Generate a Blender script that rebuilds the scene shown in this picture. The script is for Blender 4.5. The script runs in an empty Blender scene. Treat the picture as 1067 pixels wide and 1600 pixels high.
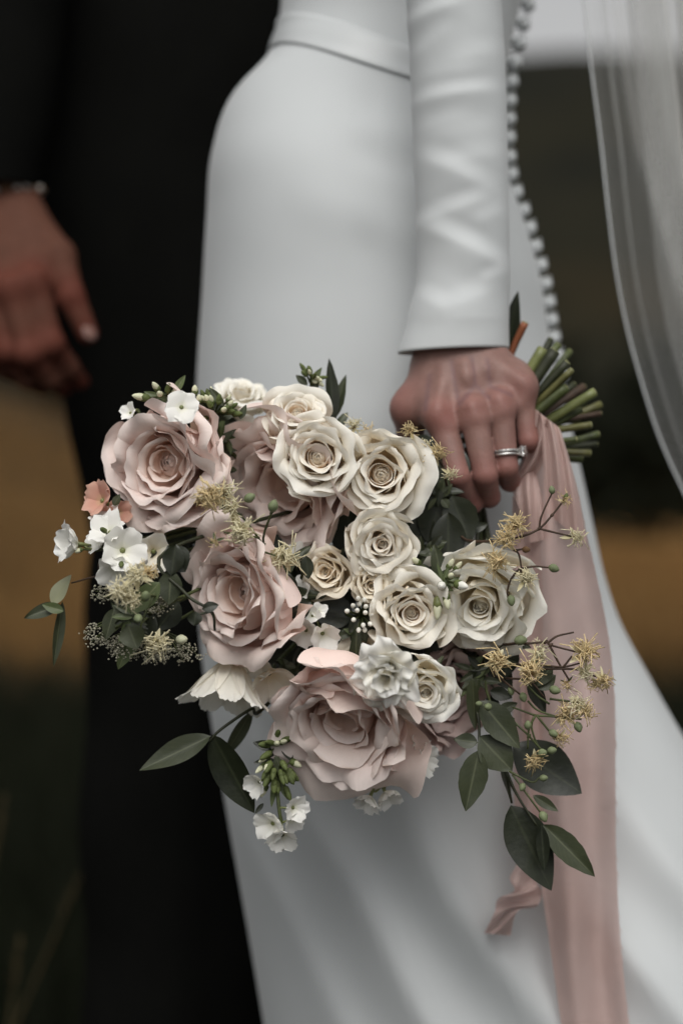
import bpy, math, random
import numpy as np
from mathutils import Vector, Matrix

# ------------------------------------------------------------------ camera, sky, sun, exposure
scene = bpy.context.scene
col = scene.collection
S, D, ZC = 0.0004, 1.30, 0.85          # metres per photo pixel at the bouquet, camera distance, camera height

cam_data = bpy.data.cameras.new("camera")
cam = bpy.data.objects.new("camera", cam_data)
col.objects.link(cam)
cam.location = (0.0, -D, ZC)
cam.rotation_euler = (math.radians(90), 0, 0)
cam_data.sensor_fit = 'VERTICAL'
cam_data.sensor_height = 36.0
cam_data.sensor_width = 24.0
cam_data.lens = 36.0 * D / (1600 * S)
cam_data.clip_start = 0.05
cam_data.clip_end = 5000
cam_data.dof.use_dof = True
cam_data.dof.focus_distance = D - 0.024
cam_data.dof.aperture_fstop = 2.9
scene.camera = cam

SUN_EL, SUN_AZ = 52.0, 2.0             # azimuth measured from the camera's back (-Y) towards +X
world = bpy.data.worlds.new("World")
scene.world = world
world.use_nodes = True
wn = world.node_tree
wn.nodes.clear()
sky = wn.nodes.new("ShaderNodeTexSky")
sky.sky_type = 'NISHITA'
sky.sun_disc = False
sky.sun_elevation = math.radians(SUN_EL)
sky.sun_rotation = math.radians(180 - SUN_AZ)
sky.air_density = 1.0
sky.dust_density = 4.0
sky.ozone_density = 1.0
grey = wn.nodes.new("ShaderNodeHueSaturation")      # cloud cover: the blue is mostly gone
grey.inputs['Saturation'].default_value = 0.03
bg = wn.nodes.new("ShaderNodeBackground")
bg.inputs['Strength'].default_value = 0.085
wo = wn.nodes.new("ShaderNodeOutputWorld")
wn.links.new(sky.outputs[0], grey.inputs['Color'])
wn.links.new(grey.outputs[0], bg.inputs['Color'])
wn.links.new(bg.outputs[0], wo.inputs['Surface'])

sun_data = bpy.data.lights.new("sun", 'SUN')
sun_data.energy = 1.1
sun_data.angle = math.radians(45)
sun_data.color = (1.0, 0.965, 0.905)
sun = bpy.data.objects.new("sun", sun_data)
col.objects.link(sun)
_e, _a = math.radians(SUN_EL), math.radians(SUN_AZ)
_dir = Vector((math.cos(_e) * math.sin(_a), -math.cos(_e) * math.cos(_a), math.sin(_e)))
sun.location = _dir * 20
sun.rotation_euler = _dir.to_track_quat('Z', 'Y').to_euler()

scene.view_settings.view_transform = 'Standard'
scene.view_settings.look = 'None'
scene.view_settings.exposure = 0.52
scene.view_settings.gamma = 1.0
scene.view_settings.use_curve_mapping = False
scene.render.engine = 'CYCLES'
scene.cycles.max_bounces = 10
scene.cycles.diffuse_bounces = 8
scene.cycles.transmission_bounces = 8
scene.cycles.transparent_max_bounces = 24
scene.cycles.use_denoising = True

# ------------------------------------------------------------------ helpers
def P(x, y, d):
    """photo pixel (of 1067 x 1600) at depth d metres behind the bouquet plane -> world point"""
    k = S * (D + d) / D
    return Vector(((x - 533.5) * k, d, ZC - (y - 800) * k))

def PX(x, z, d):
    """world x, z at depth d -> photo pixel arrays"""
    k = S * (D + d) / D
    return x / k + 533.5, 800 - (z - ZC) / k

MATS = {}
def new_mat(name):
    m = bpy.data.materials.new(name)
    m.use_nodes = True
    nt = m.node_tree
    nt.nodes.clear()
    out = nt.nodes.new("ShaderNodeOutputMaterial")
    MATS[name] = m
    return m, nt, out

def ramp(nt, fac, stops):
    r = nt.nodes.new("ShaderNodeValToRGB")
    el = r.color_ramp.elements
    while len(el) < len(stops):
        el.new(0.5)
    for e, (p, c) in zip(el, stops):
        e.position = p
        e.color = (*c, 1)
    nt.links.new(fac, r.inputs[0])
    return r.outputs[0]

def attr(nt, name):
    a = nt.nodes.new("ShaderNodeAttribute")
    a.attribute_name = name
    return a.outputs['Fac']

def noise(nt, scale, detail=3.0, rough=0.6, coord='Object', dist=0.0):
    tc = nt.nodes.new("ShaderNodeTexCoord")
    n = nt.nodes.new("ShaderNodeTexNoise")
    n.inputs['Scale'].default_value = scale
    n.inputs['Detail'].default_value = detail
    n.inputs['Roughness'].default_value = rough
    n.inputs['Distortion'].default_value = dist
    nt.links.new(tc.outputs[coord], n.inputs['Vector'])
    return n.outputs['Fac']

def mixc(nt, fac, a, b, mode='MIX'):
    m = nt.nodes.new("ShaderNodeMix")
    m.data_type = 'RGBA'
    m.blend_type = mode
    for sock, val in ((m.inputs[0], fac), (m.inputs[6], a), (m.inputs[7], b)):
        if isinstance(val, (int, float)):
            sock.default_value = val
        elif isinstance(val, tuple):
            sock.default_value = (*val, 1)
        else:
            nt.links.new(val, sock)
    return m.outputs[2]

def bump(nt, height, strength, dist=0.001):
    b = nt.nodes.new("ShaderNodeBump")
    b.inputs['Strength'].default_value = strength
    b.inputs['Distance'].default_value = dist
    nt.links.new(height, b.inputs['Height'])
    return b.outputs[0]

def principled(nt, color, rough=0.6, spec=0.4, normal=None, sss=0.0, sheen=0.0, metallic=0.0):
    p = nt.nodes.new("ShaderNodeBsdfPrincipled")
    if isinstance(color, tuple):
        p.inputs['Base Color'].default_value = (*color, 1)
    else:
        nt.links.new(color, p.inputs['Base Color'])
    p.inputs['Roughness'].default_value = rough
    p.inputs['Specular IOR Level'].default_value = spec
    p.inputs['Metallic'].default_value = metallic
    if sheen:
        p.inputs['Sheen Weight'].default_value = sheen
        p.inputs['Sheen Roughness'].default_value = 0.4
    if sss:
        p.inputs['Subsurface Weight'].default_value = sss
        p.inputs['Subsurface Radius'].default_value = (0.008, 0.003, 0.0015)
        p.inputs['Subsurface Scale'].default_value = 1.0
    if normal is not None:
        nt.links.new(normal, p.inputs['Normal'])
    return p.outputs[0]

def with_translucent(nt, surf, color, amount, normal=None):
    t = nt.nodes.new("ShaderNodeBsdfTranslucent")
    if isinstance(color, tuple):
        t.inputs[0].default_value = (*color, 1)
    else:
        nt.links.new(color, t.inputs[0])
    m = nt.nodes.new("ShaderNodeMixShader")
    m.inputs[0].default_value = amount
    nt.links.new(surf, m.inputs[1])
    nt.links.new(t.outputs[0], m.inputs[2])
    return m.outputs[0]

def simple_mat(name, color, rough=0.6, spec=0.4, var=0.15, nscale=60, sheen=0.0, trans=0.0, bmp=0.0, bscale=300, metallic=0.0):
    m, nt, out = new_mat(name)
    n = noise(nt, nscale)
    dark = tuple(c * (1 - var) for c in color)
    light = tuple(min(1, c * (1 + var)) for c in color)
    c = ramp(nt, n, [(0.3, dark), (0.7, light)])
    nm = bump(nt, noise(nt, bscale, 4), bmp) if bmp else None
    s = principled(nt, c, rough, spec, nm, sheen=sheen, metallic=metallic)
    if trans:
        s = with_translucent(nt, s, c, trans)
    nt.links.new(s, out.inputs[0])
    return m

TM = {}
def thing(name, label, cat, loc=(0, 0, 0), rot=None, group=None):
    o = bpy.data.objects.new(name, None)
    o.empty_display_size = 0.02
    col.objects.link(o)
    M = Matrix.Translation(Vector(loc))
    if rot is not None:
        M = M @ rot.to_4x4()
    o.matrix_basis = M
    TM[o.name] = M.inverted()
    o["label"] = label
    o["category"] = cat
    if group:
        o["group"] = group
    return o

def tag(o, label, cat, group=None):
    o["label"] = label
    o["category"] = cat
    if group:
        o["group"] = group

def root_of(o):
    while o.parent is not None:
        o = o.parent
    return o

def mk(name, verts, faces, mat, parent=None, attrs=None, local=False, smooth=True, kind=None):
    """one mesh object; verts in world space unless local"""
    v = np.asarray(verts, dtype=float).reshape(-1, 3)
    if parent is not None and not local:
        M = np.array(TM[root_of(parent).name])
        v = v @ M[:3, :3].T + M[:3, 3]
    me = bpy.data.meshes.new(name)
    me.from_pydata(v.tolist(), [], [tuple(int(i) for i in f) for f in faces])
    if smooth:
        me.polygons.foreach_set("use_smooth", [True] * len(me.polygons))
    for k, a in (attrs or {}).items():
        at = me.attributes.new(k, 'FLOAT', 'POINT')
        at.data.foreach_set("value", np.asarray(a, dtype=np.float32).ravel())
    me.update()
    o = bpy.data.objects.new(name, me)
    if mat is not None:
        me.materials.append(MATS[mat] if isinstance(mat, str) else mat)
    col.objects.link(o)
    if parent is not None:
        o.parent = parent
    if kind:
        o["kind"] = kind
    return o

def grid_faces(nu, nv, wrap=False):
    i = np.arange(nu if wrap else nu - 1)[:, None]
    j = np.arange(nv - 1)[None, :]
    a = i * nv + j
    b = ((i + 1) % nu) * nv + j
    return np.stack([a, b, b + 1, a + 1], -1).reshape(-1, 4)

def catmull(pts, n=8):
    p = [Vector(q) for q in pts]
    if len(p) < 3:
        return [p[0].lerp(p[-1], i / n) for i in range(n + 1)]
    p = [p[0] * 2 - p[1]] + p + [p[-1] * 2 - p[-2]]
    out = []
    for i in range(1, len(p) - 2):
        for k in range(n):
            t = k / n
            out.append(0.5 * ((2 * p[i]) + (p[i + 1] - p[i - 1]) * t + (2 * p[i - 1] - 5 * p[i] + 4 * p[i + 1] - p[i + 2]) * t * t + (3 * p[i] - p[i - 1] - 3 * p[i + 1] + p[i + 2]) * t ** 3))
    out.append(p[-2])
    return out

def tube_geo(pts, r0, r1, sides=7, n=6, cap=True, smooth_path=True, rfun=None):
    c = np.array(catmull(pts, n) if smooth_path else [Vector(q) for q in pts])
    m = len(c)
    t = np.gradient(c, axis=0)
    t /= np.linalg.norm(t, axis=1)[:, None] + 1e-12
    up = np.array([0.21, 0.35, 0.91])
    V = []
    for k in range(m):
        a = np.cross(t[k], up)
        if np.linalg.norm(a) < 1e-3:
            a = np.cross(t[k], [1, 0, 0])
        a /= np.linalg.norm(a)
        b = np.cross(t[k], a)
        f = k / (m - 1)
        r = r0 + (r1 - r0) * f
        if rfun:
            r *= rfun(f)
        ang = np.arange(sides) * 2 * math.pi / sides
        V.append(c[k] + r * (np.cos(ang)[:, None] * a + np.sin(ang)[:, None] * b))
    V = np.concatenate(V)
    F = []
    for k in range(m - 1):
        for s in range(sides):
            s2 = (s + 1) % sides
            F.append((k * sides + s, k * sides + s2, (k + 1) * sides + s2, (k + 1) * sides + s))
    if cap:
        F.append(tuple(range(sides - 1, -1, -1)))
        F.append(tuple((m - 1) * sides + s for s in range(sides)))
    return V, F

def join(geos):
    V, F, o = [], [], 0
    for v, f in geos:
        v = np.asarray(v)
        V.append(v)
        F += [tuple(int(i) + o for i in q) for q in f]
        o += len(v)
    return np.concatenate(V), F

def lathe(profile, sides=10):
    """profile [(r, z)...] about local z"""
    ang = np.arange(sides) * 2 * math.pi / sides
    V = np.concatenate([np.stack([r * np.cos(ang), r * np.sin(ang), np.full(sides, z)], 1) for r, z in profile])
    F = []
    for k in range(len(profile) - 1):
        for s in range(sides):
            s2 = (s + 1) % sides
            F.append((k * sides + s, k * sides + s2, (k + 1) * sides + s2, (k + 1) * sides + s))
    F.append(tuple(range(sides - 1, -1, -1)))
    F.append(tuple((len(profile) - 1) * sides + s for s in range(sides)))
    return V, F

def axis_rot(axis, roll=0.0):
    """rotation whose +Z is axis"""
    z = Vector(axis).normalized()
    q = z.to_track_quat('Z', 'Y').to_matrix()
    return q @ Matrix.Rotation(roll, 3, 'Z')

def xform(V, R, loc):
    return np.asarray(V) @ np.array(R).T + np.array(loc)

def interp(y, ys, xs):
    """smooth (monotone cubic-ish) interpolation"""
    ys = np.asarray(ys, float); xs = np.asarray(xs, float)
    m = np.gradient(xs, ys)
    y = np.clip(y, ys[0], ys[-1])
    i = np.clip(np.searchsorted(ys, y) - 1, 0, len(ys) - 2)
    h = ys[i + 1] - ys[i]
    t = (y - ys[i]) / h
    return ((2 * t**3 - 3 * t**2 + 1) * xs[i] + (t**3 - 2 * t**2 + t) * h * m[i]
            + (-2 * t**3 + 3 * t**2) * xs[i + 1] + (t**3 - t**2) * h * m[i + 1])

def sstep(a, b, x):
    t = np.clip((x - a) / (b - a), 0, 1)
    return t * t * (3 - 2 * t)

# ---- signed-distance modelling for skin (hands): rounded cones blended smoothly, meshed with surface nets
def cone(p, a, b, ra, rb):
    a = np.array(a); b = np.array(b)
    ba = b - a
    t = np.clip(((p - a) @ ba) / (ba @ ba), 0, 1)
    return np.linalg.norm(p - a - t[:, None] * ba, axis=1) - (ra + (rb - ra) * t)

def smin(a, b, k):
    h = np.maximum(k - np.abs(a - b), 0) / k
    return np.minimum(a, b) - h * h * k * 0.25

def surface_net(fun, lo, hi, h):
    lo = np.array(lo); hi = np.array(hi)
    n = np.ceil((hi - lo) / h).astype(int) + 1
    ax = [lo[i] + h * np.arange(n[i]) for i in range(3)]
    G = np.stack(np.meshgrid(*ax, indexing='ij'), -1).reshape(-1, 3)
    F = np.concatenate([fun(G[i:i + 200000]) for i in range(0, len(G), 200000)]).reshape(n)
    ins = F < 0
    cnt = np.zeros(n - 1); acc = np.zeros((*(n - 1), 3))
    corner = [(i, j, k) for i in (0, 1) for j in (0, 1) for k in (0, 1)]
    def sl(c):
        return tuple(slice(c[i], n[i] - 1 + c[i]) for i in range(3))
    for c in corner:
        for d in range(3):
            if c[d] == 1:
                continue
            e = list(c); e[d] = 1; e = tuple(e)
            fa, fb = F[sl(c)], F[sl(e)]
            cross = (fa < 0) != (fb < 0)
            t = np.where(cross, fa / np.where(cross, fa - fb, 1), 0)
            pos = np.zeros((*(n - 1), 3))
            for q in range(3):
                pos[..., q] = c[q]
            pos[..., d] += t
            acc += np.where(cross[..., None], pos, 0)
            cnt += cross
    act = cnt > 0
    idx = -np.ones(n - 1, int)
    idx[act] = np.arange(act.sum())
    base = np.stack(np.meshgrid(*[np.arange(m - 1) for m in n], indexing='ij'), -1)
    V = (base[act] + acc[act] / cnt[act][:, None]) * h + lo
    faces = []
    for d in range(3):
        u, w = (d + 1) % 3, (d + 2) % 3
        s0 = [slice(1, n[i] - 1) for i in range(3)]; s0[d] = slice(0, n[d] - 1)
        s1 = list(s0); s1[d] = slice(1, n[d])
        A, B = ins[tuple(s0)], ins[tuple(s1)]
        loc = np.argwhere(A != B)
        if len(loc) == 0:
            continue
        flip = A[tuple(loc.T)]
        g = loc.copy()
        for i in range(3):
            if i != d:
                g[:, i] += 1
        q = []
        for du, dw in ((-1, -1), (0, -1), (0, 0), (-1, 0)):
            c = g.copy(); c[:, u] += du; c[:, w] += dw
            q.append(idx[tuple(c.T)])
        q = np.stack(q, 1)
        q[~flip] = q[~flip][:, ::-1]
        faces.append(q)
    return V, np.concatenate(faces)

def relax(V, F, it=2, lam=0.5):
    F = np.asarray(F)
    e = np.concatenate([F[:, [0, 1]], F[:, [1, 2]], F[:, [2, 3]], F[:, [3, 0]]])
    for _ in range(it):
        acc = np.zeros_like(V); c = np.zeros(len(V))
        for a, b in ((0, 1), (1, 0)):
            np.add.at(acc, e[:, a], V[e[:, b]])
            np.add.at(c, e[:, a], 1)
        V = V + lam * (acc / c[:, None] - V)
    return V

# ------------------------------------------------------------------ materials
m, nt, out = new_mat("crepe")
nm = bump(nt, noise(nt, 1400, 2), 0.12, 0.0006)
nt.links.new(principled(nt, ramp(nt, noise(nt, 7, 3), [(0.3, (0.498, 0.517, 0.524)), (0.7, (0.527, 0.546, 0.553))]), 0.62, 0.25, nm, sheen=0.15), out.inputs[0])

m, nt, out = new_mat("satin")
nm = bump(nt, noise(nt, 260, 2), 0.08, 0.0006)
nt.links.new(principled(nt, ramp(nt, noise(nt, 12, 2), [(0.3, (0.507, 0.526, 0.533)), (0.7, (0.543, 0.562, 0.568))]), 0.36, 0.4, nm), out.inputs[0])

m, nt, out = new_mat("black_wool")
nm = bump(nt, noise(nt, 900, 2), 0.25, 0.0008)
nt.links.new(principled(nt, ramp(nt, noise(nt, 5, 4), [(0.3, (0.0035, 0.0036, 0.0033)), (0.7, (0.0068, 0.0069, 0.0062))]), 0.95, 0.02, nm), out.inputs[0])

def skin_mat(name, base, red, pale, rough=0.5, spec=0.3):
    m, nt, out = new_mat(name)
    f = noise(nt, 95, 5, 0.65)
    c = ramp(nt, f, [(0.3, tuple(x * 0.86 for x in base)), (0.55, base), (0.78, pale)])
    c = mixc(nt, attr(nt, "red"), c, red)
    c = mixc(nt, attr(nt, "vein"), c, tuple(x * y for x, y in zip(base, (0.62, 0.62, 0.80))))
    tc = nt.nodes.new("ShaderNodeTexCoord")
    vo = nt.nodes.new("ShaderNodeTexVoronoi")
    vo.inputs['Scale'].default_value = 900
    nt.links.new(tc.outputs['Object'], vo.inputs['Vector'])
    ad = nt.nodes.new("ShaderNodeMath"); ad.operation = 'ADD'
    nt.links.new(vo.outputs['Distance'], ad.inputs[0])
    nt.links.new(noise(nt, 350, 4), ad.inputs[1])
    nm = bump(nt, ad.outputs[0], 0.22, 0.0006)
    nt.links.new(principled(nt, c, rough, spec, nm, sss=0.12), out.inputs[0])
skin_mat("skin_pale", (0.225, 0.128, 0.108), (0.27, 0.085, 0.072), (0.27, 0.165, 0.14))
skin_mat("skin_ruddy_shaded", (0.098, 0.044, 0.030), (0.12, 0.028, 0.020), (0.112, 0.054, 0.038), 0.65, 0.06)  # groom's skin, darkened: shading and vignette are put into the base colour

m, nt, out = new_mat("tulle")
tr = nt.nodes.new("ShaderNodeBsdfTransparent")
df = nt.nodes.new("ShaderNodeBsdfDiffuse"); df.inputs[0].default_value = (0.78, 0.78, 0.76, 1)
tl = nt.nodes.new("ShaderNodeBsdfTranslucent"); tl.inputs[0].default_value = (0.78, 0.78, 0.76, 1)
mx0 = nt.nodes.new("ShaderNodeMixShader"); mx0.inputs[0].default_value = 0.5
nt.links.new(df.outputs[0], mx0.inputs[1]); nt.links.new(tl.outputs[0], mx0.inputs[2])
mx = nt.nodes.new("ShaderNodeMixShader")
ma = nt.nodes.new("ShaderNodeMath"); ma.operation = 'MULTIPLY_ADD'
nt.links.new(attr(nt, "dense"), ma.inputs[0]); ma.inputs[1].default_value = 0.72; ma.inputs[2].default_value = 0.15
nt.links.new(ma.outputs[0], mx.inputs[0])
nt.links.new(tr.outputs[0], mx.inputs[1]); nt.links.new(mx0.outputs[0], mx.inputs[2])
nt.links.new(mx.outputs[0], out.inputs[0])

m, nt, out = new_mat("silk")
c = ramp(nt, noise(nt, 14, 3), [(0.3, (0.60, 0.42, 0.38)), (0.7, (0.68, 0.505, 0.465))])
nm = bump(nt, noise(nt, 38, 3, 0.5), 0.35, 0.004)
s = principled(nt, c, 0.42, 0.35, nm, sheen=0.2)
s = with_translucent(nt, s, c, 0.35)
tr = nt.nodes.new("ShaderNodeBsdfTransparent")
mx = nt.nodes.new("ShaderNodeMixShader"); mx.inputs[0].default_value = 0.84
nt.links.new(tr.outputs[0], mx.inputs[1]); nt.links.new(s, mx.inputs[2])
nt.links.new(mx.outputs[0], out.inputs[0])

simple_mat("silver", (0.72, 0.71, 0.69), 0.28, 0.5, 0.05, 80, metallic=1.0)
m, nt, out = new_mat("diamond")
g = nt.nodes.new("ShaderNodeBsdfGlass"); g.inputs['IOR'].default_value = 2.2; g.inputs['Roughness'].default_value = 0.02
gl = nt.nodes.new("ShaderNodeBsdfGlossy"); gl.inputs['Roughness'].default_value = 0.08
mx = nt.nodes.new("ShaderNodeMixShader"); mx.inputs[0].default_value = 0.4
nt.links.new(g.outputs[0], mx.inputs[1]); nt.links.new(gl.outputs[0], mx.inputs[2]); nt.links.new(mx.outputs[0], out.inputs[0])

# petals: 't' runs from the heart of the bloom (0) to the outer petals (1), 'v' from claw (0) to edge (1)
def petal_mat(name, heart, body, edge, claw, trans=0.22, blemish=None, rough=0.72):
    m, nt, out = new_mat(name)
    c = ramp(nt, attr(nt, "t"), [(0.0, heart), (0.55, body), (1.0, body)])
    vv = ramp(nt, attr(nt, "v"), [(0.12, (0, 0, 0)), (0.6, (0.25, 0.25, 0.25)), (0.98, (1, 1, 1))])
    c = mixc(nt, vv, c, edge)
    cl = ramp(nt, attr(nt, "v"), [(0.02, (1, 1, 1)), (0.38, (0, 0, 0))])
    c = mixc(nt, cl, c, claw)
    n1 = noise(nt, 28, 4, 0.6)
    c = mixc(nt, ramp(nt, n1, [(0.35, (0.9, 0.9, 0.9)), (0.65, (1, 1, 1))]), (0, 0, 0), c)
    oi = nt.nodes.new("ShaderNodeObjectInfo")
    c = mixc(nt, ramp(nt, oi.outputs['Random'], [(0.0, (0.0, 0.0, 0.0)), (1.0, (0.16, 0.16, 0.16))]), c, claw)
    if blemish:
        sp = ramp(nt, noise(nt, 170, 3, 0.6), [(0.70, (0, 0, 0)), (0.80, (0.5, 0.5, 0.5))])
        c = mixc(nt, sp, c, blemish)
        rim = ramp(nt, attr(nt, "v"), [(0.965, (0, 0, 0)), (1.0, (0.55, 0.55, 0.55))])
        rb = ramp(nt, noise(nt, 45, 2), [(0.52, (0, 0, 0)), (0.66, (1, 1, 1))])
        c = mixc(nt, mixc(nt, 1.0, rim, rb, 'MULTIPLY'), c, blemish)
    # fine lengthwise veins
    uvn = nt.nodes.new("ShaderNodeTexWave")
    uvn.wave_type = 'BANDS'; uvn.inputs['Scale'].default_value = 4.0; uvn.inputs['Distortion'].default_value = 5.0
    uvn.inputs['Detail'].default_value = 3.0
    cb = nt.nodes.new("ShaderNodeCombineXYZ")
    nt.links.new(attr(nt, "u"), cb.inputs[0]); nt.links.new(n1, cb.inputs[1])
    nt.links.new(cb.outputs[0], uvn.inputs['Vector'])
    cr = nt.nodes.new("ShaderNodeMath"); cr.operation = 'MULTIPLY_ADD'
    nt.links.new(noise(nt, 240, 3, 0.6), cr.inputs[0]); cr.inputs[1].default_value = 2.2
    nt.links.new(uvn.outputs['Fac'], cr.inputs[2])
    nm = bump(nt, cr.outputs[0], 0.06, 0.0008)
    s = principled(nt, c, rough, 0.12, nm)
    s = with_translucent(nt, s, c, trans)
    nt.links.new(s, out.inputs[0])
petal_mat("petal_blush", (0.88, 0.68, 0.57), (0.865, 0.695, 0.645), (0.91, 0.805, 0.765), (0.84, 0.64, 0.48), 0.22, (0.55, 0.36, 0.24))
petal_mat("petal_dusty", (0.60, 0.43, 0.39), (0.62, 0.46, 0.43), (0.70, 0.56, 0.53), (0.54, 0.40, 0.32), 0.18, (0.38, 0.24, 0.16))
petal_mat("petal_cream", (0.93, 0.77, 0.60), (0.93, 0.87, 0.755), (0.94, 0.92, 0.855), (0.90, 0.75, 0.52), 0.30, (0.60, 0.44, 0.26))
petal_mat("petal_buff", (0.89, 0.74, 0.55), (0.91, 0.83, 0.69), (0.93, 0.88, 0.77), (0.86, 0.71, 0.48), 0.28, (0.55, 0.39, 0.22))
petal_mat("petal_ivory", (0.92, 0.82, 0.64), (0.93, 0.89, 0.79), (0.94, 0.93, 0.88), (0.90, 0.80, 0.58), 0.28, (0.55, 0.42, 0.25))
petal_mat("petal_white", (0.88, 0.86, 0.78), (0.90, 0.89, 0.85), (0.92, 0.91, 0.88), (0.84, 0.83, 0.70), 0.25)
petal_mat("petal_coral", (0.62, 0.30, 0.22), (0.64, 0.33, 0.26), (0.70, 0.42, 0.34), (0.60, 0.40, 0.24), 0.25)
petal_mat("tepal_yellow", (0.70, 0.60, 0.34), (0.74, 0.66, 0.42), (0.78, 0.73, 0.52), (0.50, 0.46, 0.20), 0.25)

def leaf_mat(name, dark, light, vein, rough=0.5, trans=0.12):
    m, nt, out = new_mat(name)
    c = ramp(nt, noise(nt, 40, 4), [(0.3, dark), (0.7, light)])
    ab = nt.nodes.new("ShaderNodeMath"); ab.operation = 'ABSOLUTE'
    nt.links.new(attr(nt, "u"), ab.inputs[0])
    rib = ramp(nt, ab.outputs[0], [(0.03, (0.8, 0.8, 0.8)), (0.10, (0, 0, 0))])
    c = mixc(nt, rib, c, vein)
    # side veins: stripes of (v - 0.35|u|)
    ma = nt.nodes.new("ShaderNodeMath"); ma.operation = 'MULTIPLY_ADD'
    nt.links.new(ab.outputs[0], ma.inputs[0]); ma.inputs[1].default_value = -0.28
    nt.links.new(attr(nt, "v"), ma.inputs[2])
    sn = nt.nodes.new("ShaderNodeMath"); sn.operation = 'MULTIPLY'; sn.inputs[1].default_value = 58
    nt.links.new(ma.outputs[0], sn.inputs[0])
    si = nt.nodes.new("ShaderNodeMath"); si.operation = 'SINE'
    nt.links.new(sn.outputs[0], si.inputs[0])
    vs = ramp(nt, si.outputs[0], [(0.86, (0, 0, 0)), (1.0, (0.16, 0.16, 0.16))])
    c = mixc(nt, vs, c, vein)
    nm = bump(nt, noise(nt, 120, 4), 0.35, 0.0012)
    spots = ramp(nt, noise(nt, 75, 4, 0.7), [(0.62, (0, 0, 0)), (0.74, (0.5, 0.5, 0.5))])
    c = mixc(nt, spots, c, tuple(x * 1.7 for x in light))
    s = principled(nt, c, rough, 0.5, nm)
    s = with_translucent(nt, s, c, trans)
    nt.links.new(s, out.inputs[0])
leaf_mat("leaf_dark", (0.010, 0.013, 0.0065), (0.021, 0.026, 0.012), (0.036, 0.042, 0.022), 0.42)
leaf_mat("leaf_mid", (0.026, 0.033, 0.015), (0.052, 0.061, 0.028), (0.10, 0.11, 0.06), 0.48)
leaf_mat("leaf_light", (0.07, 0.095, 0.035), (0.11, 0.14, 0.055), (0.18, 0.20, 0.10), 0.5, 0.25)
leaf_mat("leaf_pale", (0.26, 0.27, 0.16), (0.36, 0.36, 0.24), (0.30, 0.31, 0.18), 0.6, 0.3)
simple_mat("stem_green", (0.060, 0.073, 0.024), 0.5, 0.4, 0.35, 120)
simple_mat("stem_lime", (0.15, 0.168, 0.06), 0.45, 0.45, 0.25, 90)
simple_mat("stem_olive", (0.095, 0.092, 0.030), 0.5, 0.4, 0.3, 90)
simple_mat("stem_dark", (0.022, 0.025, 0.010), 0.55, 0.4, 0.3, 120)
simple_mat("stem_brown", (0.055, 0.034, 0.022), 0.6, 0.3, 0.3, 150)
simple_mat("stem_red", (0.22, 0.075, 0.035), 0.5, 0.3, 0.25, 120)
simple_mat("cut_pith", (0.20, 0.20, 0.10), 0.7, 0.2, 0.15, 200)
simple_mat("bud_sage", (0.17, 0.20, 0.105), 0.6, 0.3, 0.22, 180, trans=0.1)
simple_mat("bud_green", (0.10, 0.125, 0.04), 0.6, 0.3, 0.3, 150, trans=0.1)
simple_mat("bud_cream", (0.66, 0.66, 0.47), 0.55, 0.3, 0.12, 120, trans=0.15)
simple_mat("bud_white", (0.78, 0.77, 0.70), 0.5, 0.3, 0.06, 120, trans=0.1)
simple_mat("stamen_gold", (0.72, 0.58, 0.33), 0.65, 0.2, 0.3, 200, trans=0.25)
simple_mat("stamen_pale", (0.80, 0.74, 0.52), 0.65, 0.2, 0.2, 200, trans=0.25)
simple_mat("seed_brown", (0.14, 0.08, 0.04), 0.7, 0.2, 0.3, 200)
simple_mat("lace_white", (0.42, 0.40, 0.31), 0.7, 0.2, 0.2, 300, trans=0.15)
simple_mat("straw", (0.10, 0.075, 0.035), 0.7, 0.2, 0.3, 30, trans=0.2)
simple_mat("bead_pale", (0.62, 0.58, 0.54), 0.35, 0.5, 0.2, 100)
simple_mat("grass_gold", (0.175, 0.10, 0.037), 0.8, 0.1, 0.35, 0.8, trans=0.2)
simple_mat("grass_green", (0.010, 0.012, 0.006), 0.8, 0.1, 0.4, 0.8, trans=0.2)  # dark green blades, the couple's shade worked into the colour
simple_mat("wood_leaf", (0.012, 0.014, 0.008), 0.8, 0.1, 0.4, 0.6, trans=0.1)
# ------------------------------------------------------------------ the setting: meadow, wood, hill
def ground_h(x, y):
    x = np.asarray(x, float); y = np.asarray(y, float)
    far = sstep(6, 45, y)
    h = far * sstep(1.5, -9, x) * 3.6 + far * 0.15
    h = h + 0.05 * np.sin(x * 0.9 + 1.3) * np.sin(y * 0.55)* sstep(3, 8, y)
    h = h + sstep(60, 400, y) * 6
    return h

m, nt, out = new_mat("meadow")
tc = nt.nodes.new("ShaderNodeTexCoord")
sp = nt.nodes.new("ShaderNodeSeparateXYZ")
nt.links.new(tc.outputs['Object'], sp.inputs[0])
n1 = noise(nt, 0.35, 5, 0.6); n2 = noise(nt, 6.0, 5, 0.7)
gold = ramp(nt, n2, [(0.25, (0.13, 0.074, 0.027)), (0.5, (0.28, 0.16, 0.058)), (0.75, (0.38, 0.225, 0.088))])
green = ramp(nt, n2, [(0.25, (0.005, 0.006, 0.003)), (0.75, (0.012, 0.013, 0.006))])  # near grass, its green darkened to paint in the shade around the couple
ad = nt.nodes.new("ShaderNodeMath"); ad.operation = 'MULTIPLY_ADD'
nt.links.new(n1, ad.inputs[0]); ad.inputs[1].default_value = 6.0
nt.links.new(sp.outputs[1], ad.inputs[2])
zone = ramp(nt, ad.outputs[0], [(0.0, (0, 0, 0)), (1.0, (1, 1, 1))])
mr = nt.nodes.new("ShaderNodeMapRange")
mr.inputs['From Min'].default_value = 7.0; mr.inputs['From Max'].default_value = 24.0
nt.links.new(ad.outputs[0], mr.inputs['Value'])
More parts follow.
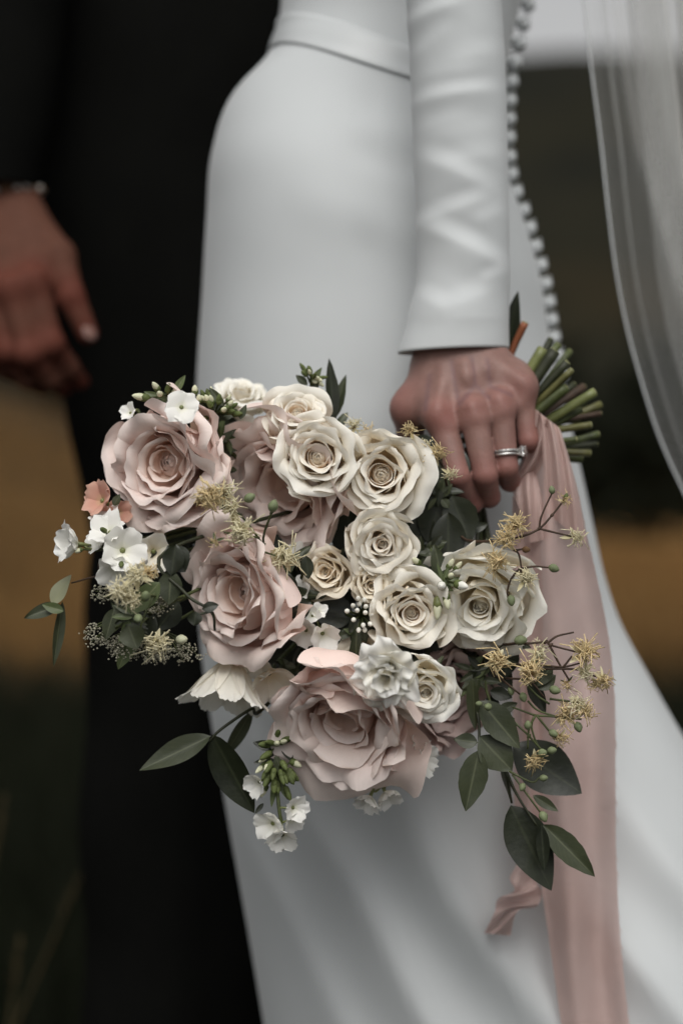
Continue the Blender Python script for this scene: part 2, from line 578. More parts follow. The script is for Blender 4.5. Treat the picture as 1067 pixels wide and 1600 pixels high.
bank = nt.nodes.new("ShaderNodeMapRange")                      # darker brown towards the bank on the left
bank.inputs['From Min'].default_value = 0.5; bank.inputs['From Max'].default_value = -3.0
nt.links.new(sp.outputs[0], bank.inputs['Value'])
bank_brown = ramp(nt, n2, [(0.25, (0.028, 0.016, 0.006)), (0.75, (0.085, 0.050, 0.019))])
gold = mixc(nt, bank.outputs[0], gold, bank_brown)
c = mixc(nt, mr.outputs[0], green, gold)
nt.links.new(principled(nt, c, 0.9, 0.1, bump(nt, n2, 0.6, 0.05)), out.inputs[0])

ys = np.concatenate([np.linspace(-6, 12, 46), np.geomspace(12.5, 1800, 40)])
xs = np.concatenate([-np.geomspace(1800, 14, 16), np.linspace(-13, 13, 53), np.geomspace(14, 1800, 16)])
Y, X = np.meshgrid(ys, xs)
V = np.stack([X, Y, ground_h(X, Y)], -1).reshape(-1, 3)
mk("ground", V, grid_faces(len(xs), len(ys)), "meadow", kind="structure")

m, nt, out = new_mat("moor")
n1 = noise(nt, 0.012, 4, 0.55); n2 = noise(nt, 0.12, 5, 0.65)
c1 = ramp(nt, n1, [(0.35, (0.010, 0.0105, 0.008)), (0.5, (0.018, 0.0165, 0.010)), (0.62, (0.030, 0.022, 0.011))])
c = mixc(nt, ramp(nt, n2, [(0.35, (0.62, 0.62, 0.62)), (0.65, (1, 1, 1))]), (0.006, 0.007, 0.005), c1)
nt.links.new(principled(nt, c, 0.95, 0.05), out.inputs[0])
hx = np.linspace(-900, 900, 91); hv = np.linspace(0, 1, 30)
HV, HX = np.meshgrid(hv, hx)
crest = 79 + 10 * np.sin(HX * 0.006 + 0.6) + 5 * np.sin(HX * 0.021) - 0.012 * (HX - 130)
HY = 170 + 270 * HV + 8 * np.sin(HX * 0.015)
HZ = 4 + (crest - 4) * np.sin(HV * math.pi / 2) ** 1.15 + 2.0 * np.sin(HX * 0.05 + HV * 9) * np.sin(HV * 3.1)
mk("hill", np.stack([HX, HY, HZ], -1).reshape(-1, 3), grid_faces(91, 30), "moor", kind="structure")

# a far wood that reads as one dark mass: clumped leaf-sized faces on a long thicket
rng = np.random.default_rng(4)
geo_v, geo_f = [], []
n_cl = 300
cxs = rng.uniform(-16, 22, n_cl); cys = rng.uniform(47, 56, n_cl)
top = 4.6 + 0.8 * np.sin(cxs * 0.7) + 0.4 * np.sin(cxs * 1.9 + 1)
gz = ground_h(cxs, cys)
czs = gz + rng.uniform(0.2, 1, n_cl) * top * np.where(cxs < -2, 0.75, 1.0)
k = 90
cen = np.repeat(np.stack([cxs, cys, czs], 1), k, 0) + rng.normal(0, 0.55, (n_cl * k, 3))
a = rng.normal(0, 0.13, (n_cl * k, 3)); b = rng.normal(0, 0.13, (n_cl * k, 3))
V = np.stack([cen - a, cen + b, cen + a, cen - b], 1).reshape(-1, 3)
V[:, 2] = np.maximum(V[:, 2], 0.05)
F = np.arange(len(V)).reshape(-1, 4)
o = mk("wood", V, F, "wood_leaf", smooth=False, kind="stuff")
o["label"] = "dark far-off wood along the back of the meadow"
o["category"] = "wood"

def blades(n, xr, yr, hmin, hmax, w, mat, name, label, seed, lean=0.25):
    rng = np.random.default_rng(seed)
    y = rng.uniform(*yr, n)
    half = 0.25 * (y + D) + 0.5
    x = rng.uniform(-1, 1, n) * half
    z = ground_h(x, y) - 0.02
    h = rng.uniform(hmin, hmax, n)
    ang = rng.uniform(0, 2 * math.pi, n)
    dx, dy = np.cos(ang) * w, np.sin(ang) * w
    lx, ly = rng.normal(0, lean, n) * h, rng.normal(0, lean, n) * h
    p0 = np.stack([x - dx, y - dy, z], 1); p1 = np.stack([x + dx, y + dy, z], 1)
    p2 = np.stack([x + lx * 0.4 + dx * 0.7, y + ly * 0.4 + dy * 0.7, z + h * 0.6], 1)
    p3 = np.stack([x + lx * 0.4 - dx * 0.7, y + ly * 0.4 - dy * 0.7, z + h * 0.6], 1)
    p4 = np.stack([x + lx, y + ly, z + h * 0.97], 1)
    V = np.stack([p0, p1, p2, p3, p4], 1).reshape(-1, 3)
    b = np.arange(n)[:, None] * 5
    F = [tuple(q) for q in (b + np.array([0, 1, 2, 3]))] + [tuple(q) for q in (b + np.array([3, 2, 4]))]
    o = mk(name, V, F, mat, smooth=False, kind="stuff")
    o["label"] = label
    o["category"] = "grass"
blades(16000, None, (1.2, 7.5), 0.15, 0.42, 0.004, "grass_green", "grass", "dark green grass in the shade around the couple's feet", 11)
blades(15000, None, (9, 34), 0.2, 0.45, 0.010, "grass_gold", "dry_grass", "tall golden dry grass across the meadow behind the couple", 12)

# three seed-headed grasses close behind the groom's leg
for i, (x0, y0, x1, y1, d, lab) in enumerate([
        (-20, 1420, 8, 1245, 0.75, "thin straw grass stalk at the left edge, highest of the three"),
        (60, 1520, 128, 1365, 0.85, "thin straw grass stalk leaning right, nearest the black trousers"),
        (10, 1640, 32, 1465, 0.8, "short straw grass stalk, lowest of the three at the left")]):
    b, tp = P(x0, y0, d), P(x1, y1, d)
    dirv = (tp - b).normalized()
    foot = b - dirv * (b.z / dirv.z)
    t = thing("grass_stalk", lab, "grass", foot, group="straw grass stalks")
    mk("stem", *tube_geo([foot, b, tp], 0.0016, 0.0008, 5), "straw", t)
    gs = []
    rr = random.Random(i)
    for q in range(26):
        f = q / 25
        c = tp - dirv * (0.045 * (1 - f))
        e = c + Vector((rr.uniform(-1, 1) * 0.006, rr.uniform(-1, 1) * 0.006, 0.007)) * (1.1 - f * 0.6)
        gs.append(tube_geo([c, c.lerp(e, 0.5), e], 0.0011, 0.0003, 4, 1))
    mk("seed_head", *join(gs), "straw", t, kind="stuff")

# ------------------------------------------------------------------ the groom
groom = thing("person", "person in a black suit standing behind the bride, one bare hand hanging down", "person", (P(400, 800, 0.66).x, 0.66, 0))

def loft(rows, n=48, fold=None, expo=2.0):
    """rows of (z, xc, a, yc, b): closed cross-sections; fold(V, th, z) may displace"""
    th = np.linspace(0, 2 * math.pi, n, endpoint=False)
    c, s = np.cos(th), np.sin(th)
    cx = np.sign(c) * np.abs(c) ** (2 / expo); sy = np.sign(s) * np.abs(s) ** (2 / expo)
    V = np.stack([np.stack([xc + a * cx, yc + b * sy, np.full(n, z)], 1) for z, xc, a, yc, b in rows], 1)  # n, rows, 3
    if fold is not None:
        V = fold(V, th)
    return V.reshape(-1, 3), grid_faces(n, len(rows), wrap=True)

dg_ = 0.66
def grows(ypx, left, right, yc, b):
    out = []
    for y, l, r, bb in zip(ypx, left, right, b):
        A, B = P(l, y, dg_), P(r, y, dg_)
        out.append((A.z, (A.x + B.x) / 2, (B.x - A.x) / 2, yc, bb))
    return out
# jacket, from shoulder to skirt
yy = np.linspace(-330, 985, 40)
L = interp(yy, [-330, 0, 300, 616, 684, 770, 897, 985], [10, 30, 40, 99, 112, 132, 152, 154])
Rr = interp(yy, [-330, 0, 300, 616, 985], [830, 800, 775, 760, 720])
def jfold(V, th):
    V[..., 1] += 0.006 * np.sin(V[..., 0] * 38 + V[..., 2] * 9)
    return V
mk("jacket", *loft(grows(yy, L, Rr, 0.66, np.full(40, 0.125)), 56, jfold, 2.3), "black_wool", groom)
# two trouser legs down to the shoes
def leg(l, r, yc):
    ys_ = np.concatenate([np.linspace(700, 1600, 26), np.linspace(1650, 2170, 10)])
    L = interp(ys_, [700, 1020, 1100, 1600, 2170], [l + 12, l, l - 3, l - 2, l + 30])
    R_ = interp(ys_, [700, 1100, 1600, 2170], [r, r, r - 8, r - 40])
    def lf(V, th):
        V[..., 1] -= 0.012 * np.exp(-((V[..., 0] - V[..., 0].mean()) / 0.012) ** 2)
        V[..., 0] += 0.003 * np.sin(V[..., 2] * 31)
        return V
    mk("trouser_leg", *loft([(max(z, 0.015), xc, a, yc, b) for z, xc, a, yc, b in grows(ys_, L, R_, yc, np.full(36, 0.10))], 36, lf), "black_wool", groom)
leg(136, 470, 0.655)
leg(474, 790, 0.675)
# sleeve of the near arm
ys_ = np.linspace(-330, 293, 26)
L = interp(ys_, [-330, 0, 306], [-170, -140, -92]); R_ = interp(ys_, [-330, 0, 200, 306], [110, 100, 82, 60])
rows = []
for y, l, r in zip(ys_, L, R_):
    A, B = P(l, y, 0.50), P(r, y, 0.50)
    rows.append((A.z, (A.x + B.x) / 2, (B.x - A.x) / 2, 0.50 + 0.04 * (1 - (y + 330) / 636), (B.x - A.x) / 2 * 1.05))
mk("jacket_sleeve", *loft(rows, 32), "black_wool", groom)

def G(x, y, d=0.45):
    return np.array(P(x, y, d))
gw = [G(-26, 305, 0.505), G(14, 305, 0.505)]
g_mcp = [G(52, 440, 0.435), G(18, 452, 0.43), G(-16, 455, 0.437), G(-44, 450, 0.452)]
g_pip = [G(80, 538, 0.432), G(46, 552, 0.425), G(12, 548, 0.432), G(-18, 538, 0.447)]
g_dip = [G(108, 575, 0.452), G(78, 592, 0.448), G(42, 592, 0.453), G(8, 578, 0.466)]
g_tip = [G(126, 596, 0.468), G(98, 607, 0.470), G(66, 604, 0.476), G(28, 590, 0.486)]
def groom_hand(p):
    d = np.minimum(cone(p, gw[0] + [0, 0, .03], gw[0], .022, .024), cone(p, gw[1] + [0, 0, .03], gw[1], .020, .0225))
    for i, m_ in enumerate(g_mcp):
        w = gw[1] if i < 2 else gw[0]
        d = smin(d, cone(p, w, m_ + [0, .012, 0], .021, .0145), .016)
    d = smin(d, cone(p, g_mcp[0] + [0, .02, .01], g_mcp[3] + [0, .02, .01], .013, .012), .015)
    # thumb with its web
    tb = [G(44, 350, .49), G(93, 400, .455), G(112, 465, .44), G(138, 522, .44)]
    d = smin(d, cone(p, tb[0], tb[1], .019, .0135), .014)
    th = np.minimum(cone(p, tb[1], tb[2], .0132, .0112), 9)
    th = smin(th, cone(p, tb[2], tb[3], .0115, .0088), .004)
    d = smin(d, th, .006)
    for i in range(4):
        r = [.0112, .0115, .0108, .0095][i]
        f = smin(cone(p, g_mcp[i], g_pip[i], r * 1.08, r * .98), cone(p, g_pip[i], g_dip[i], r * .97, r * .84), .003)
        f = smin(f, cone(p, g_dip[i], g_tip[i], r * .84, r * .70), .003)
        f = smin(f, np.linalg.norm(p - g_pip[i] - [0, -.002, 0], axis=1) - r * 1.02, .005)
        d = smin(d, f, .005 if i else .006)
        d = smin(d, np.linalg.norm(p - g_mcp[i] - [0, -.003, 0], axis=1) - .0095, .012)
    return d
V, F = surface_net(groom_hand, G(-95, 640, .50) - [0, .14, 0], G(165, 240, .46) + [0, .08, 0.02], 0.0019)
V = relax(V, F, 2)
red = np.zeros(len(V))
for q in g_mcp + g_pip + g_tip + [G(112, 465, .44), G(140, 525, .44)]:
    red = np.maximum(red, 0.75 * np.exp(-(np.linalg.norm(V - q, axis=1) / 0.019) ** 2))
hand = mk("hand", V, F, "skin_ruddy_shaded", groom, {"red": red, "vein": np.zeros(len(V))})
# thumb nail
nc = P(142, 521, 0.44); nc.y -= 0.0082
Vn, Fn = lathe([(0.0, 0.0013), (0.003, 0.0012), (0.0052, 0.0004), (0.0055, -0.0006)], 14)
Vn[:, 1] *= 1.35
mk("thumbnail", xform(Vn, axis_rot((0.45, -1, 0.25), 0.5), nc), Fn, "skin_pale", hand, {"red": np.zeros(len(Vn)), "vein": np.zeros(len(Vn))})

# bead bracelet round his wrist
bc = (Vector(gw[0]) + Vector(gw[1])) / 2 + Vector((0, 0, -0.001))
br = thing("bracelet", "pale bead bracelet on the wrist of the hand hanging at the left", "bracelet", bc)
nb = 26
ring_pts = []
for i in range(nb):
    a = 2 * math.pi * i / nb
    p_ = bc + Vector((0.0400 * math.cos(a), 0.0335 * math.sin(a), 0.006 * math.cos(a)))
    ring_pts.append(p_)
    Vb, Fb = lathe([(0.0004, -0.0030), (0.0019, -0.0023), (0.0028, 0), (0.0019, 0.0023), (0.0004, 0.0030)], 9)
    mk("bead", xform(Vb, axis_rot((-math.sin(a), math.cos(a), 0)), p_), Fb, "bead_pale" if i % 3 else "seed_brown", br)
mk("cord", *tube_geo(ring_pts + ring_pts[:1], 0.0006, 0.0006, 5, 2), "stem_brown", br)

# ------------------------------------------------------------------ the bride: dress, sleeve, hand
bride = thing("person", "person in a long white crepe dress holding the bouquet down at one side", "person", (P(600, 800, 0.30).x, 0.30, 0))
YC = 0.305
yrow = np.concatenate([np.linspace(-360, -20, 16), np.linspace(0, 1000, 76), np.linspace(1010, 1700, 56), np.linspace(1730, 2520, 18)])
DL = interp(yrow, [-360, -120, 0, 40, 100, 165, 250, 350, 470, 600, 800, 1020, 1200, 1500, 1700, 2520],
            [400, 425, 440, 436, 418, 362, 333, 325, 318, 310, 308, 318, 346, 398, 430, 470])
DR = interp(yrow, [-360, -200, 0, 60, 130, 200, 280, 350, 450, 530, 700, 830, 900, 960, 1050, 1180, 1400, 1700, 2520],
            [930, 880, 815, 800, 786, 782, 787, 812, 840, 852, 893, 922, 938, 958, 1005, 1080, 1230, 1460, 1900])
DB = interp(yrow, [-360, -100, 60, 160, 300, 500, 900, 1300, 1700, 2520], [.135, .125, .115, .132, .160, .168, .172, .178, .195, .24])
rows = []
for y, l, r, b in zip(yrow, DL, DR, DB):
    A, B = P(l, y, YC), P(r, y, YC)
    rows.append((A.z, (A.x + B.x) / 2, (B.x - A.x) / 2, YC, b))
def folds(x, y):
    """height of the skirt's drape (metres towards the viewer) at photo pixel x, y"""
    h = np.zeros_like(x)
    f1 = sstep(1020, 1420, y)
    for w0, sl, wd, am in [(-560, .66, 42, .010), (-415, .70, 50, .021), (-243, .68, 56, .025), (-60, .74, 50, .020), (122, .80, 48, .019), (300, .85, 60, .018), (480, .9, 70, .02)]:
        w = x - sl * y - (w0 + (0.70 - sl) * 1400 + 14 * np.sin(y * 0.011 + w0))
        h = h + 0.95 * am * f1 * np.exp(-(np.abs(w) / np.where(w < 0, wd * 1.25, wd * 0.85)) ** 1.6)
    # soft break below the hip, and pulls at the waist and hip
    h = h + 0.0022 * np.exp(-((y - 210 - 0.12 * (x - 600)) / 26) ** 2) * sstep(500, 600, x)
    h = h + 0.0016 * np.exp(-((y - 330 - 0.3 * (x - 500)) / 40) ** 2) * sstep(420, 520, x)
    h = h - 0.0012 * np.exp(-((y - 265 - 0.2 * (x - 600)) / 20) ** 2) * sstep(520, 600, x)
    h = h + 0.005 * np.sin(x * 0.017 + y * 0.002) * sstep(620, 900, y)
    # side seam
    h = h - 0.0026 * np.exp(-((x - (576 - 0.018 * y)) / 4.2) ** 2) * sstep(105, 150, y) * sstep(700, 560, y)
    return h
def dfold(V, th):
    near = np.clip(-np.sin(th), 0, 1)[:, None] ** 0.7
    px, py = PX(V[..., 0], V[..., 2], YC - 0.13)
    h = folds(px, py)
    V[..., 1] -= near * h
    return V
Vd, Fd = loft(rows, 150, dfold, 2.5)
dress = mk("dress", Vd, Fd, "crepe", bride)
def dress_front(px, py):
    """depth of the dress's near surface behind photo pixel px, py"""
    l, r, b = np.interp(py, yrow, DL), np.interp(py, yrow, DR), np.interp(py, yrow, DB)
    q = (px - (l + r) / 2) / ((r - l) / 2)
    q = np.clip(abs(q), 0, 0.999)
    return YC - b * (1 - q ** 2.5) ** (1 / 2.5)

# waistband: a satin band standing proud of the dress
th = np.linspace(0, 2 * math.pi, 120, endpoint=False)
band = []
fs_ = [0.0, 0.02, .15, .3, .45, .6, .75, .88, .98, 1.0]
nb_ = len(fs_)
for f in fs_:
    pts = []
    for t_ in th:
        cx, sy = math.copysign(abs(math.cos(t_)) ** (2 / 2.5), math.cos(t_)), math.copysign(abs(math.sin(t_)) ** (2 / 2.5), math.sin(t_))
        ycen = 45 + 70 * min(cx + 1, 1.35) + f * (50 - 5 * min(cx + 1, 1.35))
        l, r, b = np.interp(ycen, yrow, DL), np.interp(ycen, yrow, DR), np.interp(ycen, yrow, DB)
        A, B = P(l, ycen, YC), P(r, ycen, YC)
        off = 0.0020 + 0.0006 * math.sin(f * 7.0 + 3 * cx) - (0.0040 if f in (0.0, 1.0) else 0.0)
        pts.append(((A.x + B.x) / 2 + ((B.x - A.x) / 2 + off) * cx, YC + (b + off) * sy, A.z))
    band.append(pts)
Vb = np.array(band).transpose(1, 0, 2).reshape(-1, 3)
ob = mk("waistband", Vb, grid_faces(120, nb_, wrap=True), "satin", bride)
# covered buttons down the centre back
ypos = [-28, 8, 38, 68, 98, 128, 158, 187, 216, 246, 273, 301, 329, 357, 386, 415, 444, 473, 501, 528, 556, 586, 616]
for i, y in enumerate(ypos):
    x = float(np.interp(y, yrow, DR))
    c = P(x + 12, y, YC - 0.012)
    R_ = 0.0057
    prof = [(0.0004, -R_), (R_ * .62, -R_ * .8), (R_ * .95, -R_ * .3), (R_, 0.1 * R_), (R_ * .8, R_ * .62), (R_ * .42, R_ * .92), (0.0003, R_)]
    Vb, Fb = lathe(prof, 12)
    mk("button", xform(Vb, axis_rot((1, -0.35, 0.1 * math.sin(i))), c), Fb, "satin", bride)
    a_ = P(x - 14, y + 2, YC - 0.03)
    mk("button_loop", *tube_geo([a_, c + Vector((0.001, -0.005, 0.005)), c + Vector((0.0045, 0, 0.0055)), c + Vector((0.003, 0.004, -0.004)), a_ + Vector((0, 0.008, -0.004))], 0.0005, 0.0005, 5, 3), "satin", bride)

# sleeve with its creases
ys_ = np.concatenate([np.linspace(-330, -20, 14), np.linspace(-10, 549, 110)])
SL = interp(ys_, [-330, -120, 0, 100, 200, 300, 400, 450, 490, 549], [585, 626, 634, 640, 644, 648, 651, 648, 638, 621])
SR = interp(ys_, [-330, -120, 0, 100, 200, 300, 400, 450, 490, 549], [812, 786, 783, 789, 792, 794, 796, 796, 795, 795])
SD = 0.088
wr = [  # crease lines x1,y1,x2,y2,height,width; the crest is sharp above the line and eases off below it
    (632, 33, 716, 9, .0034, 11), (645, 90, 706, 46, .0022, 13), (645, 160, 776, 141, .0034, 11), (700, 100, 785, 80, .0016, 14), (650, 205, 730, 186, .0014, 13),
    (652, 244, 762, 298, .0034, 14), (652, 349, 760, 314, .0030, 12), (652, 350, 790, 420, .0046, 14), (788, 330, 742, 352, .0018, 12),
    (650, 458, 694, 487, .0030, 13), (694, 487, 782, 452, .0022, 15), (790, 425, 752, 440, .0020, 9), (660, 120, 740, 118, .0012, 16), (690, 262, 790, 240, .0014, 14)]
def sl_disp(x, y):
    h = np.zeros_like(x)
    for x1, y1, x2, y2, am, wd in wr:
        L2 = (x2 - x1) ** 2 + (y2 - y1) ** 2
        t = ((x - x1) * (x2 - x1) + (y - y1) * (y2 - y1)) / L2
        sd_ = ((x - x1) * (y2 - y1) - (y - y1) * (x2 - x1)) / math.sqrt(L2) * (-1 if x2 > x1 else 1)   # > 0 below the line
        en = sstep(-.25, .3, t) * sstep(1.25, .7, t)
        wv = np.where(sd_ > 0, wd * 1.8, wd * 0.95)
        h = h + 0.50 * am * en * (np.exp(-(np.abs(sd_) / wv) ** 1.6) - 0.35 * np.exp(-((np.abs(sd_) - 2.0 * wv) / wv) ** 2))
    return h
n = 90
th = np.linspace(0, 2 * math.pi, n, endpoint=False)
V = np.zeros((n, len(ys_), 3))
for j, (y, l, r) in enumerate(zip(ys_, SL, SR)):
    A, B = P(l, y, SD), P(r, y, SD)
    a_ = (B.x - A.x) / 2
    bb = min(a_ * 0.92, 0.0315)
    V[:, j, 0] = (A.x + B.x) / 2 + a_ * np.cos(th)
    V[:, j, 1] = SD + bb * np.sin(th)
    V[:, j, 2] = A.z + (0.0015 * np.cos(th) if y > 500 else 0)
    px, py = PX(V[:, j, 0], V[:, j, 2], SD - 0.02)
    px = (px - (l + r) / 2) * 0.985 + (l + r) / 2
    h = sl_disp(px, py) * np.where(np.sin(th) < 0.2, 1, 0.3) * sstep(549, 505, y)
    V[:, j, 0] += h * np.cos(th) * 0.35
    V[:, j, 1] += h * np.sin(th)
# inner return of the cuff
inner = V[:, -1:, :].copy(); cen = inner.mean(0, keepdims=True)
i1 = cen + (inner - cen) * 0.965; i2 = cen + (inner - cen) * 0.68; i2[..., 2] += 0.03
V = np.concatenate([V, i1, i2], 1)
mk("sleeve", V.reshape(-1, 3), grid_faces(n, V.shape[1], wrap=True), "crepe", bride)

def H(x, y, d):
    return np.array(P(x, y, d))
w_pts = [H(694, 540, .088), H(716, 540, .085), H(737, 540, .088)]
mcp = [H(688, 652, .056), H(738, 641, .050), H(781, 629, .054), H(813, 611, .064)]
pip = [H(716, 744, .045), H(758, 742, .044), H(791, 730, .050), H(825, 688, .058)]
dip = [H(737, 785, .060), H(764, 776, .060), H(796, 752, .068), H(829, 706, .076)]
tip = [H(740, 782, .084), H(760, 764, .084), H(792, 740, .090), H(820, 694, .096)]
rad = [.0094, .0093, .0088, .0080]
thumb = [H(674, 590, .088), H(641, 638, .082), H(640, 704, .104), H(684, 738, .118)]
def bride_hand(p):
    d = np.full(len(p), 9.0)
    for q in w_pts:
        d = smin(d, cone(p, q + [0, 0, .075], q, .0125, .0150), .010)
    wi = [0, 1, 2, 2]
    for i in range(4):
        d = smin(d, cone(p, w_pts[wi[i]] + [0, .002, -.004 * (i == 3)], mcp[i] + [0, .006, .002], .0155 - .002 * (i == 3), .0108), .015)
    for i in range(3):
        d = smin(d, cone(p, mcp[i] + [0, .009, .006], mcp[i + 1] + [0, .009, .006], .0095, .0092), .010)
        d = smin(d, cone(p, mcp[i] + [0, .022, .010], mcp[i + 1] + [0, .022, .012], .0085, .0085), .012)
    # extensor tendons and knuckles
    for i in range(4):
        s_ = w_pts[wi[i]] * 0.65 + mcp[i] * 0.35 + [0, -.0125, 0]
        e_ = mcp[i] + [0, -.0062, .004]
        d = smin(d, cone(p, s_, e_, .0026, .0038), .006)
        d = smin(d, np.linalg.norm(p - mcp[i] - [0, -.0032, 0], axis=1) - [.0088, .0084, .0079, .0073][i], .012)
    # web and thumb
    d = smin(d, cone(p, thumb[0], thumb[1], .0145, .0098), .016)
    d = smin(d, cone(p, thumb[1], mcp[0] + [0, .016, .01], .0090, .0085), .016)
    tt = smin(cone(p, thumb[1], thumb[2], .0100, .0092), cone(p, thumb[2], thumb[3], .0100, .0078), .004)
    d = smin(d, tt, .008)
    # hollows between the knuckles
    for i in range(3):
        hc = (mcp[i] + mcp[i + 1]) / 2 + [0, -.0135, .001]
        d = -smin(-d, np.linalg.norm(p - hc, axis=1) - .0064, .011)
        hc = (mcp[i] + mcp[i + 1]) / 2 * .7 + w_pts[1] * .3 + [0, -.0185, 0]
        d = -smin(-d, np.linalg.norm(p - hc, axis=1) - .0075, .010)
    fing = np.full(len(p), 9.0)
    for i in range(4):
        r = rad[i] * .97
        f = smin(cone(p, mcp[i], pip[i], r * 1.02, r * .90), cone(p, pip[i], dip[i], r * .89, r * .80), .0015)
        f = smin(f, cone(p, dip[i], tip[i], r * .80, r * .66), .002)
        fing = smin(fing, f, .0008)
    return smin(d, fing, .0055)
V, F = surface_net(bride_hand, H(590, 830, .0), H(860, 470, .04) + [0, .105, 0], 0.00105)
V = relax(V, F, 2, 0.45)
red = np.zeros(len(V))
for i, q in enumerate(mcp):
    red = np.maximum(red, [.62, .36, .36, .34][i] * np.exp(-(np.linalg.norm(V - q - [0, -.006, 0], axis=1) / 0.0115) ** 2))
for q in pip + dip:
    red = np.maximum(red, 0.42 * np.exp(-(np.linalg.norm(V - q - [0, -.004, 0], axis=1) / 0.012) ** 2))
for q in thumb[1:3]:
    red = np.maximum(red, 0.6 * np.exp(-(np.linalg.norm(V - q, axis=1) / 0.016) ** 2))
vein = np.zeros(len(V))
for a_, b_ in [((706, 565), (716, 632)), ((716, 632), (742, 602)), ((742, 602), (738, 558)), ((762, 562), (766, 604)), ((766, 604), (797, 618)), ((742, 602), (762, 622)), ((672, 585), (664, 640))]:
    A, B = H(*a_, .055), H(*b_, .055)
    dv = cone(V * [1, 0, 1], A * [1, 0, 1], B * [1, 0, 1], 0, 0)
    vein = np.maximum(vein, 0.55 * np.exp(-(dv / 0.0016) ** 2) * (V[:, 1] < 0.085))
bhand = mk("hand", V, F, "skin_pale", bride, {"red": red, "vein": vein})

# engagement ring and band on the ring finger
fa, fb = Vector(mcp[2]), Vector(pip[2])
fd = (fb - fa).normalized()
rc = fa.lerp(fb, 0.79)
ring = thing("ring", "silver ring pair with one clear stone on the bride's ring finger", "ring", rc)
def hoop(off, R_, r_, nm):
    pts = []
    u_ = Vector((0, -1, 0)); u_ = (u_ - fd * u_.dot(fd)).normalized(); w_ = fd.cross(u_)
    for i in range(33):
        a = 2 * math.pi * i / 32
        pts.append(rc + fd * off + (u_ * math.cos(a) + w_ * math.sin(a)) * R_)
    return mk(nm, *tube_geo(pts, r_, r_, 8, 1, smooth_path=False, cap=False), "silver", ring)
hoop(-0.0011, 0.0091, 0.0009, "band")
hoop(0.0012, 0.0091, 0.0009, "band")
u_ = Vector((0, -1, 0)); u_ = (u_ - fd * u_.dot(fd)).normalized(); w_ = Vector((1, 0, 0)); w_ = (w_ - fd * w_.dot(fd)).normalized()
# small stones set along the first band
for i in range(9):
    a = math.radians(-70 + i * 14)
    c = rc + fd * -0.0011 + (u_ * math.cos(a) + w_ * math.sin(a)) * 0.0099
    Vb, Fb = lathe([(0.0002, -0.0006), (0.0009, 0.0), (0.0006, 0.0005)], 7)
    mk("small_stone", xform(Vb, axis_rot(u_ * math.cos(a) + w_ * math.sin(a)), c), Fb, "diamond", ring, smooth=False)
sd = (u_ * math.cos(math.radians(62)) + w_ * math.sin(math.radians(62))).normalized()
sc_ = rc + sd * 0.0120
Vb, Fb = lathe([(0.0003, -0.0030), (0.0040, 0.0006), (0.0041, 0.0011), (0.0026, 0.0024)], 8)
mk("stone", xform(Vb, axis_rot(sd), sc_), Fb, "diamond", ring, smooth=False)
for i in range(4):
    a = math.pi / 4 + i * math.pi / 2
    b1 = axis_rot(sd) @ Vector((math.cos(a), math.sin(a), 0))
    mk("prong", *tube_geo([rc + sd * 0.0088, sc_ + b1 * 0.0030 - sd * 0.001, sc_ + b1 * 0.0042 + sd * 0.0016], 0.0006, 0.0004, 5, 3), "silver", ring)

# ------------------------------------------------------------------ the veil
veil = thing("veil", "sheer white tulle veil hanging down at the right edge", "veil", P(1000, 0, 0.24))
ny, nx = 60, 130
yv = np.linspace(-260, 860, ny)
hem = interp(yv, [-260, 0, 130, 230, 330, 430, 520, 600, 690, 770, 860], [880, 909, 925, 938, 949, 962, 980, 1002, 1032, 1068, 1112])
V = np.zeros((nx, ny, 3)); dense = np.zeros((nx, ny))
for j, y in enumerate(yv):
    s_ = np.linspace(0, 1, nx)
    f2 = np.interp(y, [-260, 0, 220, 450, 860], [930, 957, 998, 1066, 1210])
    # cloth runs out from the hem, doubles back in a pleat, and goes on to the right in loose pleats
    base = hem[j] + 420 * s_ ** 1.05
    pl = 26 * np.sin(s_ * 34 + 0.0011 * y) * sstep(0.06, 0.2, s_) + 12 * np.sin(s_ * 71 + 0.002 * y + 1)*sstep(0.1,0.3,s_)
    x = base + pl * 1.5
    d = 0.23 + 0.020 * np.cos(s_ * 34 + 0.0011 * y + 0.5) * sstep(0.0, 0.15, s_) + 0.10 * s_ + 0.02 * sstep(300, 860, y)
    k = S * (D + d) / D
    V[:, j, 0] = (x - 533.5) * k
    V[:, j, 1] = d
    V[:, j, 2] = ZC - (y - 800) * S * (D + 0.25) / D
    dense[:, j] = 0.45 * np.exp(-(s_ / 0.007) ** 2) + 0.20 * sstep(f2 - 14, f2 + 14, x) + 0.16 * sstep(f2 + 40, f2 + 110, x) + 0.22 * np.exp(-((x - f2) / 7) ** 2) + 0.15 * np.exp(-((x - f2 - 55) / 9) ** 2)
mk("tulle", V.reshape(-1, 3), grid_faces(nx, ny), "tulle", veil, {"dense": np.clip(dense, 0, 1)})
# rolled hem cord along the free edge
mk("hem", *tube_geo([Vector(V[0, j]) for j in range(ny)], 0.0008, 0.0008, 6, 1, smooth_path=False), "satin", veil)
# ------------------------------------------------------------------ the bouquet
GRIP = P(752, 708, 0.080)               # where every stem passes through the fist

